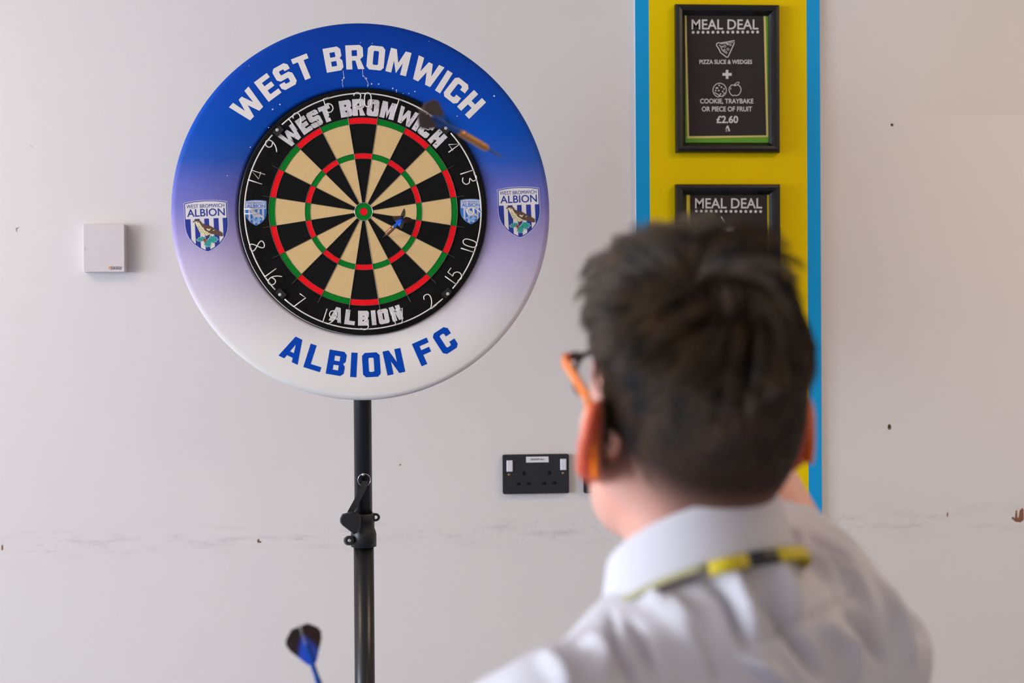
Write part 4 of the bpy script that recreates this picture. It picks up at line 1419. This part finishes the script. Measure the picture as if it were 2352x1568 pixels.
def skin_material():
    m = bpy.data.materials.new('skin'); m.use_nodes = True
    nt = m.node_tree; b = nt.nodes['Principled BSDF']; N = nt.nodes.new; L = nt.links.new
    at = N('ShaderNodeAttribute'); at.attribute_name = 'hair_cover'
    tc = N('ShaderNodeTexCoord')
    n = N('ShaderNodeTexNoise'); n.inputs['Scale'].default_value = 35; L(tc.outputs['Object'], n.inputs['Vector'])
    mx0 = N('ShaderNodeMix'); mx0.data_type = 'RGBA'; mx0.inputs[6].default_value = (0.66, 0.32, 0.24, 1); mx0.inputs[7].default_value = (0.72, 0.38, 0.30, 1)
    L(n.outputs['Fac'], mx0.inputs[0])
    fa = N('ShaderNodeAttribute'); fa.attribute_name = 'flush_glow'
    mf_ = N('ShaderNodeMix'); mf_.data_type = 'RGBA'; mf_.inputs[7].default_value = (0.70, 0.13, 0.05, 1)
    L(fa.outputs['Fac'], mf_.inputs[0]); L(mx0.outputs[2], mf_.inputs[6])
    mx = N('ShaderNodeMix'); mx.data_type = 'RGBA'; mx.inputs[7].default_value = (0.013, 0.008, 0.005, 1)
    L(at.outputs['Fac'], mx.inputs[0]); L(mf_.outputs[2], mx.inputs[6])
    L(mx.outputs[2], b.inputs['Base Color'])
    for inp, k_, b_0 in (('Roughness', .35, .5), ('Specular IOR Level', -.38, .5)):
        mm_ = N('ShaderNodeMath'); mm_.operation = 'MULTIPLY_ADD'; L(at.outputs['Fac'], mm_.inputs[0]); mm_.inputs[1].default_value = k_; mm_.inputs[2].default_value = b_0
        L(mm_.outputs[0], b.inputs[inp])
    sw = N('ShaderNodeMath'); sw.operation = 'MULTIPLY_ADD'; L(at.outputs['Fac'], sw.inputs[0]); sw.inputs[1].default_value = -0.75; sw.inputs[2].default_value = 0.75
    L(sw.outputs[0], b.inputs['Subsurface Weight'])
    b.inputs['Subsurface Radius'].default_value = (1.0, 0.25, 0.10)
    b.inputs['Subsurface Scale'].default_value = 0.008
    return m


base = np.array([N0[0], N0[1], 0.0])
person = empty('person', tuple(base), 'person in a white shirt and orange glasses seen from behind, just after throwing a dart', 'person')
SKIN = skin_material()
hc = (BV - E0) @ HF * 1000.0
r_, f_, u_ = hc[:, 0], hc[:, 1], hc[:, 2]


def hairline(r, f):
    """lowest u (mm) of the hair for a point of the head, in head axes"""
    back = -66 + 0.012 * np.maximum(np.abs(r) - 24, 0) ** 2
    ear = 34 + 0 * f
    frontl = 70 + 0 * f
    L = np.where(f < -28, back, 0)
    t1 = smst(f, -6, 8)
    L = back * (1 - t1) + ear * t1
    sb_ = smst(f, 14, 22) * (1 - smst(f, 34, 40))
    L = L * (1 - sb_) + 8 * sb_
    t2 = smst(f, 40, 82)
    return L * (1 - t2) + frontl * t2


cover = smst(u_ - hairline(r_, f_), -2, 66) * 0.97 * (np.linalg.norm(hc, axis=1) < 220)
near_ear = ((r_ < -75.5) | (r_ > 71.5)) & (u_ < 36) & (f_ > -34)
cover[near_ear] = 0
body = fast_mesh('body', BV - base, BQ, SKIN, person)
at = body.data.attributes.new('hair_cover', 'FLOAT', 'POINT'); at.data.foreach_set('value', cover.astype(np.float32))

flush_glow = smst(np.abs(r_ + 3), 72, 77) * (np.abs(f_ + 10) < 38) * (np.abs(u_ - 2) < 44)  # natural ear redness plus light shining through the ear, both put into the colour
at = body.data.attributes.new('flush_glow', 'FLOAT', 'POINT'); at.data.foreach_set('value', (flush_glow * .95).astype(np.float32))

# ---- shirt
SHIRT = mat('white_shirt_cotton', lin=(0.60, 0.59, 0.64), rough=0.85, bump=0.12, bscale=900, spec=0.15)
fs = Field(np.array([-0.30, -2.62, 0.74]), np.array([0.66, -1.72, 1.50]), 0.0036)
fs.ell(Bd(0, 18, -200), (0.160, 0.114, 0.165), BF, 0.03)
fs.ell(Bd(2, 22, -370), (0.158, 0.112, 0.20), BF, 0.06)
fs.ell(Bd(0, 14, -490), (0.168, 0.120, 0.13), BF, 0.06)
for s in (-1, 1):
    fs.cone(Bd(s * 14, -14, -78), (SL_ if s < 0 else SR_), 0.050, 0.044, 0.04)
fs.ell(Bd(6, -26, -78), (0.064, 0.046, 0.050), BF, 0.04)
fs.cone(SR_, SR_ + (ER_ - SR_) * .30, 0.047, 0.051, 0.03)
fs.cone(SL_, SL_ + (EL_ - SL_) * .62, 0.054, 0.058, 0.035)
fs.cone(px(1838, 1355, 1.22), px(1962, 1530, 1.17), 0.042, 0.060, 0.05)      # shoulder blade and side pulled up by the raised arm
fs.cone(SR_ + (ER_ - SR_) * .50, ER_, 0.085, 0.085, 0.004, sub=True)   # opening of the raised sleeve
SVt, SQ = fs.mesh(3)
SN = normals(SVt, SQ)
pp = project(SVt)
vdir = (CAM - SVt); vdir /= np.linalg.norm(vdir, axis=1)[:, None]
facing = smst((SN * vdir).sum(1), 0.0, 0.35)


def fold(poly, amp, sig):
    P = np.array(catmull(poly, 5))
    best = np.full(len(SVt), 1e9); tt = np.zeros(len(SVt))
    n = len(P)
    for i in range(n - 1):
        a, b = P[i], P[i + 1]; ab = b - a
        t = np.clip(((pp[:, :2] - a) @ ab) / (ab @ ab + 1e-9), 0, 1)
        d = np.linalg.norm(pp[:, :2] - a - t[:, None] * ab, axis=1)
        m = d < best
        best = np.where(m, d, best); tt = np.where(m, (i + t) / (n - 1), tt)
    taper = np.sin(np.pi * np.clip(tt * .94 + .03, 0, 1)) ** .8
    return amp * np.exp(-(best / sig) ** 2) * taper


disp = np.zeros(len(SVt))
for poly, amp, sig in (
    ([(1571, 1298), (1641, 1317), (1688, 1359), (1735, 1452)], 9, 24), ([(1688, 1284), (1772, 1331), (1828, 1419)], 9, 24),
    ([(1828, 1274), (1880, 1321), (1903, 1387)], 8, 22), ([(1477, 1354), (1547, 1396), (1599, 1462), (1655, 1546)], 11, 24),
    ([(1346, 1471), (1375, 1510), (1393, 1560)], 9, 22), ([(1250, 1510), (1290, 1560), (1310, 1600)], 7, 22),
    ([(1500, 1350), (1571, 1424), (1627, 1499), (1660, 1568)], -9, 18), ([(1610, 1310), (1665, 1370), (1700, 1450), (1725, 1500)], -7, 16),
    ([(1750, 1360), (1790, 1420), (1840, 1490), (1890, 1560)], -9, 18), ([(1842, 1228), (1922, 1274), (1954, 1312)], -9, 15),
    ([(1861, 1181), (1945, 1223), (2015, 1293), (2081, 1377), (2120, 1460)], -10, 17), ([(1800, 1215), (1880, 1250), (1960, 1330), (2020, 1420)], 6, 20),
    ([(1940, 1400), (1990, 1450), (2030, 1520)], -8, 18), ([(1880, 1420), (1940, 1490), (1960, 1568)], 7, 20),
    ([(1674, 1504), (1805, 1448), (1898, 1401), (1968, 1354)], -4, 6), ([(1402, 1405), (1412, 1462), (1435, 1518), (1470, 1580)], -6, 11),
    ([(1440, 1420), (1480, 1470), (1510, 1540)], -6, 15), ([(1700, 1500), (1760, 1540), (1800, 1580)], 7, 18),
    ([(2000, 1330), (2060, 1420), (2095, 1520)], 6, 20)):
    disp += fold(poly, amp * 2.1, sig * .72) / 1000.0
q3 = SVt * 1000.0
wr = (np.sin(q3[:, 0] * .041 + q3[:, 2] * .055 + 1.3 * np.sin(q3[:, 2] * .021)) * np.sin(q3[:, 1] * .037 - q3[:, 2] * .018)) * 0.003
SVt = SVt + SN * (disp * facing + wr)[:, None]
SVt = laplace(SVt, SQ, .4)
shirt = fast_mesh('shirt', SVt - base, SQ, SHIRT, person)


# collar: stand plus folded leaf, open at the front
def collar_pt(th, lev):
    """th 0 = back, +-180 front; lev 0 top edge .. 1 lower edge of the leaf (outside), -1 lower edge of the stand (inside)"""
    t = math.radians(th)
    fr = -math.cos(t); sd = math.sin(t)
    if lev < 0: rx, ry, up = 60, 61, 30 + lev * 34
    else: rx, ry, up = 62.5 + 9 * lev ** 1.2, 64 + 10 * lev ** 1.2, 30 - lev * 41
    drop = 60 * ((1 + fr) / 2) ** 1.2
    if lev > 0: up -= lev * 14 * (1 + fr) / 2
    return Bd(sd * rx, fr * ry + 6, up - drop - 3)


V, F = [], []
lv = [-1, -.5, -.1, 0.0, .12, .4, .7, 1.0]
ths = np.linspace(-168, 168, 57)
for th in ths:
    for l in lv: V.append(collar_pt(th, l))
m_ = len(lv)
F = [(i * m_ + k, i * m_ + k + 1, (i + 1) * m_ + k + 1, (i + 1) * m_ + k) for i in range(len(ths) - 1) for k in range(m_ - 1)]
co = obj('collar', [p - base for p in V], F, SHIRT, person, True)
md = co.modifiers.new('thick', 'SOLIDIFY'); md.thickness = 0.0022; md.offset = 0
md = co.modifiers.new('sub', 'SUBSURF'); md.levels = 1; md.render_levels = 1

# trousers and shoes
TRO = mat('charcoal_trousers', (46, 47, 54), 0.85, noise=.08, nscale=50)
ft = Field(np.array([-0.2, -2.62, 0.05]), np.array([0.6, -1.7, 0.98]), 0.007)
ft.ell(Bd(0, 14, -500), (0.155, 0.110, 0.11), BF, 0.05)
for s in (-1, 1):
    hp = Bd(s * 82, 8, -520)
    ft.cone(hp, KNEE[s], 0.092, 0.072, 0.03); ft.cone(KNEE[s], ANK[s] + np.array([0, 0, 0.0]), 0.072, 0.062, 0.02)
TV, TQ = ft.mesh(2)
fast_mesh('trousers', TV - base, TQ, TRO, person)
SHOE = mat('black_leather', (20, 19, 19), .35)
for s in (-1, 1):
    fo = Field(ANK[s] - np.array([.25, .25, .09]), ANK[s] + np.array([.25, .3, .06]), 0.005)
    a = ANK[s].copy(); a[2] = .045; toe = a + BF[:, 1] * .15; toe[2] = .034
    fo.cone(a - BF[:, 1] * .03, toe, .044, .034, .02); fo.cone(a, ANK[s] + np.array([0, 0, .01]), .045, .048, .02)
    v_, q_ = fo.mesh(1); v_[:, 2] = np.maximum(v_[:, 2], 0.0005)
    fast_mesh('shoe', v_ - base, q_, SHOE, person)
# eyes
EYE = mat('eye_white', (230, 226, 222), .2); IRIS = mat('eye_brown', (60, 38, 24), .15)
for s in (-1, 1):
    c_e = Hd(s * 31, 84, 18)
    e = obj('eye', *xform(lathe([(0.0115 * math.sin(t) + 1e-5, -0.0115 * math.cos(t)) for t in np.linspace(0, math.pi, 9)], 14), Matrix.Translation(Vector(c_e - base))), EYE, person, True)
    obj('iris', *xform(lathe([(0.0055, 0.0098), (0.004, 0.0112), (0.001, 0.0119)], 12), along(c_e - base, c_e - base + HF[:, 1])), IRIS, e, True)

# ---- hair
tri = np.concatenate([BQ[:, [0, 1, 2]], BQ[:, [0, 2, 3]]])
BN = normals(BV, BQ)
hm = cover[tri].mean(1)
ar = np.linalg.norm(np.cross(BV[tri[:, 1]] - BV[tri[:, 0]], BV[tri[:, 2]] - BV[tri[:, 0]]), axis=1)
crown = Hd(14, -52, 108)
# whorl: the surface point seen near this pixel of the crown
pb = project(BV)
msk = (np.linalg.norm(hc, axis=1) < 200) & (((CAM - BV) * BN).sum(1) > 0) & (u_ > 60)
ci = np.where(msk)[0][np.argmin(np.linalg.norm(pb[msk][:, :2] - np.array([1596, 655]), axis=1))]
WH = hc[ci]


def noise3(p, f, seed):
    r = np.random.default_rng(seed)
    out = np.zeros(p.shape[:1] + (3,))
    for i in range(5):
        k = r.normal(size=(3, 3)) * f; ph = r.uniform(0, 6.28, 3)
        out += np.sin(p @ k + ph)
    return out / 5


def grow(n, long):
    w = ar * (hm > 0.02) * (smst(hm, .12, .6) if long else np.sqrt(hm))
    idx_ = rng.choice(len(tri), n, p=w / w.sum())
    a, b = rng.random(n), rng.random(n)
    fl = a + b > 1; a[fl], b[fl] = 1 - a[fl], 1 - b[fl]
    T_ = tri[idx_]
    P = BV[T_[:, 0]] * (1 - a - b)[:, None] + BV[T_[:, 1]] * a[:, None] + BV[T_[:, 2]] * b[:, None]
    Nn = BN[T_[:, 0]]
    p = (P - E0) @ HF * 1000; nn = Nn @ HF
    cv = cover[T_].mean(1)
    d = p[:, 2] - hairline(p[:, 0], p[:, 1])
    topw = smst(p[:, 2], 62, 112)
    ln = 2.5 + 12 * smst(d, 5, 55) + 8 * smst(p[:, 2], 40, 85) + 36 * topw + 8 * topw * smst(p[:, 1], 0, 60)
    ln *= 1 - .70 * smst(p[:, 0], -4, 42) * topw
    if not long: ln = 1.6 + 5 * smst(d, 5, 50)
    ln *= rng.uniform(.75, 1.15, n)
    # flow away from the whorl with a swirl, then down at the back, forward and to the left on top
    v = p - WH
    v -= nn * (v * nn).sum(1)[:, None]
    dist = np.linalg.norm(v, axis=1)
    v /= dist[:, None] + 1e-6
    sw = np.cross(nn, v)
    swirl = np.radians(62) * np.exp(-(dist / 75.0)) + np.radians(8)
    fl = v * np.cos(swirl)[:, None] - sw * np.sin(swirl)[:, None]
    low = smst(-p[:, 2], -60, 20)
    fl = fl * (1 - .55 * low)[:, None] + np.array([0, -.1, -1.0]) * (.55 * low)[:, None]
    frw = smst(p[:, 1], -10, 50) * topw
    fl = fl * (1 - .6 * frw)[:, None] + np.array([-.55, .8, 0.25]) * (.6 * frw)[:, None]
    fl += noise3(p, .026, 5) * (.50 if long else .3) + noise3(p, .09, 9) * .16
    fl += rng.normal(size=(n, 3)) * .09
    seg = 6 if long else 3
    pts = [p - nn * .6]
    cur = p.copy(); c0 = np.array([0, -6, 50.])
    lift0 = .22 + .80 * topw * (1 - .45 * smst(p[:, 0], -5, 35)) + .30 * noise3(p, .05, 21)[:, 0] * (.4 + topw)
    for i in range(seg):
        t = i / seg
        n_ = (cur - c0) / np.array([74, 96, 80]) ** 2; n_ /= np.linalg.norm(n_, axis=1)[:, None]
        tg = fl - n_ * (fl * n_).sum(1)[:, None]
        tg /= np.linalg.norm(tg, axis=1)[:, None] + 1e-6
        lift = lift0 * (1 - t) ** 1.2 + .04 - .16 * t
        st = tg + n_ * lift[:, None] + noise3(cur, .06, 30 + i) * .15
        st /= np.linalg.norm(st, axis=1)[:, None]
        cur = cur + st * (ln / seg)[:, None]
        pts.append(cur.copy())
    S = np.stack(pts, 1)      # n, seg+1, 3 (head mm)
    if long:                  # strands gather into locks
        g = rng.choice(n, 1000, replace=False)
        near = np.empty(n, int)
        for i0 in range(0, n, 3000):
            d2 = ((p[i0:i0 + 3000, None, :] - p[g][None]) ** 2).sum(2)
            near[i0:i0 + 3000] = g[np.argmin(d2, 1)]
        w = np.linspace(0, 1, seg + 1)[None, :, None] ** .8 * .68
        S = S * (1 - w) + (S[near] + (S[:, :1] - S[near][:, :1]) * .35) * w
    return S


def strands_mesh(name, S, rad, m):
    n, k, _ = S.shape
    W = E0 + (S / 1000.0) @ HF.T - base
    t = np.gradient(W, axis=1); t /= np.linalg.norm(t, axis=2)[..., None] + 1e-12
    ref = np.broadcast_to(np.array([.3, .5, .81]), t.shape)
    a = np.cross(t, ref); a /= np.linalg.norm(a, axis=2)[..., None] + 1e-9
    b = np.cross(t, a)
    rr = rad * np.linspace(1, .35, k)[None, :, None] * rng.uniform(.8, 1.2, n)[:, None, None]
    V = np.stack([W + rr * (a * math.cos(q) + b * math.sin(q)) for q in (0, 2.094, 4.189)], 2)   # n,k,3,3
    base_i = (np.arange(n) * k * 3)[:, None, None, None]
    i = np.arange(k - 1)[None, :, None, None] * 3
    c = np.arange(3)[None, None, :, None]; c2 = (c + 1) % 3
    Q = np.concatenate([base_i + i + c, base_i + i + c2, base_i + i + 3 + c2, base_i + i + 3 + c], 3).reshape(-1, 4)
    return fast_mesh(name, V.reshape(-1, 3), Q, m, person)


def hair_material(name, c1, c2, rough):
    m = bpy.data.materials.new(name); m.use_nodes = True
    nt = m.node_tree; b = nt.nodes['Principled BSDF']; N = nt.nodes.new; L = nt.links.new
    tc = N('ShaderNodeTexCoord'); n = N('ShaderNodeTexNoise'); n.inputs['Scale'].default_value = 45; n.inputs['Detail'].default_value = 3
    L(tc.outputs['Object'], n.inputs['Vector'])
    mr = N('ShaderNodeMapRange'); mr.inputs['From Min'].default_value = .35; mr.inputs['From Max'].default_value = .65; L(n.outputs['Fac'], mr.inputs[0])
    mx = N('ShaderNodeMix'); mx.data_type = 'RGBA'; L(mr.outputs[0], mx.inputs[0]); mx.inputs[6].default_value = (*c1, 1); mx.inputs[7].default_value = (*c2, 1)
    L(mx.outputs[2], b.inputs['Base Color']); b.inputs['Roughness'].default_value = rough; b.inputs['Specular IOR Level'].default_value = .55
    return m


HAIR = hair_material('dark_brown_hair', (0.008, 0.005, 0.003), (0.095, 0.050, 0.021), .40)
h1 = strands_mesh('hair', grow(21000, True), 0.00026, HAIR); h1['kind'] = 'stuff'; h1['label'] = 'tousled dark brown hair on top'
h2 = strands_mesh('short_hair', grow(16000, False), 0.00013, HAIR); h2['kind'] = 'stuff'; h2['label'] = 'short faded hair at the sides and nape'

# ---- lanyard round the neck
LY = mat('yellow_lanyard', (200, 180, 20), .6); LYP = mat('pale_lanyard', (172, 168, 128), .6); LBK = mat('black_lanyard', (18, 18, 20), .6)
lan = empty('lanyard', tuple(base + np.array([0, 0, 1.0])), 'yellow and black lanyard ribbon worn under the shirt collar', 'lanyard')


def lan_pt(th):
    t = math.radians(th); fr = -math.cos(t); sd = math.sin(t)
    drop = 74 * ((1 + fr) / 2) ** 1.2
    return Bd(sd * 76.5, fr * 80 + 6, -10 - drop), Bd(sd * 81, fr * 85 + 6, -19 - drop)


def ribbon(name, t0, t1, m, narrow=1.0):
    V = []; L0 = np.array(lan.location)
    tt = np.linspace(t0, t1, max(3, int(abs(t1 - t0) / 6)))
    for t in tt:
        a, b = lan_pt(t); V += [a - L0, a + (b - a) * narrow - L0]
    F = [(2 * i, 2 * i + 1, 2 * i + 3, 2 * i + 2) for i in range(len(tt) - 1)]
    o = obj(name, V, F, m, lan, True)
    md = o.modifiers.new('thick', 'SOLIDIFY'); md.thickness = .0012; md.offset = 0


ribbon('ribbon', -125, -40, LYP, .5); ribbon('ribbon', -40, -20, LY); ribbon('printed_band', -20, -2, LBK); ribbon('ribbon', -2, 125, LY)
for s in (-1, 1):
    a, b = lan_pt(s * 125); c = Bd(s * 14, 150, -250)
    L0 = np.array(lan.location)
    mid = (a + c) / 2 + BF[:, 1] * .035
    P = catmull([a, mid, c], 6); w = np.array([0, 0, -0.009])
    V = []
    for p in P: V += [p - L0, p + w + BF[:, 0] * .006 - L0]
    o = obj('ribbon', V, [(2 * i, 2 * i + 1, 2 * i + 3, 2 * i + 2) for i in range(len(P) - 1)], LY, lan, True)
    md = o.modifiers.new('thick', 'SOLIDIFY'); md.thickness = .0012; md.offset = 0

# ---- glasses
OR = mat('orange_temple', (250, 128, 10), .35); GB = mat('black_frame_front', (18, 18, 20), .3)
GL = bpy.data.materials.new('lens_glass'); GL.use_nodes = True
_g = GL.node_tree.nodes['Principled BSDF']; _g.inputs['Transmission Weight'].default_value = 1; _g.inputs['Roughness'].default_value = 0; _g.inputs['IOR'].default_value = 1.08
gl = empty('eyeglasses', tuple(Hd(0, 100, 20)), 'eyeglasses with a black front and orange temples over the left ear', 'glasses')
G0 = np.array(gl.location)
for s in (-1, 1):
    lensp = []
    for t in np.linspace(0, 2 * math.pi, 24, endpoint=False):
        cx, sz = math.cos(t), math.sin(t)
        lensp.append(Hd(s * 35 + 27 * np.sign(cx) * abs(cx) ** .7, 103 - 0.0022 * (s * 35 + 27 * cx) ** 2 * 1.2 + 0, 22 + 19 * np.sign(sz) * abs(sz) ** .7) - G0)
    obj('lens_rim', *tube(lensp, 0.0022, 8, True), GB, gl, True)
    cc = sum(lensp) / len(lensp)
    obj('lens', lensp + [cc], [(i, (i + 1) % 24, 24) for i in range(24)], GL, gl, True)
    tp = [Hd(s * 66, 92, 38), Hd(s * 74, 84, 39), Hd(s * 78, 50, 38), Hd(s * 81, 20, 36), Hd(s * 82.5, -2, 33), Hd(s * 85, -16, 20), Hd(s * 84, -24, -2), Hd(s * 82.5, -26, -18)]
    P = catmull(tp, 5)
    V = []
    nP = len(P)
    for i, p in enumerate(P):
        t = i / (nP - 1)
        hh = .0036 if t < .6 else .0036
        for dr, du in ((-.0018, -hh), (.0018, -hh), (.0018, hh), (-.0018, hh)):
            tang = P[min(i + 1, nP - 1)] - P[max(i - 1, 0)]; tang /= np.linalg.norm(tang)
            upv = np.cross(HF[:, 0], tang); upv /= np.linalg.norm(upv)
            V.append(p + HF[:, 0] * dr + upv * du - G0)
    F = [(4 * i + k, 4 * i + (k + 1) % 4, 4 * i + 4 + (k + 1) % 4, 4 * i + 4 + k) for i in range(nP - 1) for k in range(4)] + [(3, 2, 1, 0), tuple(4 * (nP - 1) + k for k in range(4))]
    o = obj('temple', V, F, OR, gl)
    md = o.modifiers.new('bev', 'BEVEL'); md.width = .0008; md.segments = 2
    hg = [Hd(s * 58, 97, 38), Hd(s * 69, 91.5, 38)]
    obj('hinge', *tube([p - G0 for p in hg], 0.0034, 8), GB, gl, True)
obj('nose_bridge', *tube([Hd(x, 105 + 2 * math.cos(x / 9 * 1.4), 24 + 2 * math.cos(x / 9 * 1.4)) - G0 for x in (-9, -5, 0, 5, 9)], .0022, 8), GB, gl, True)
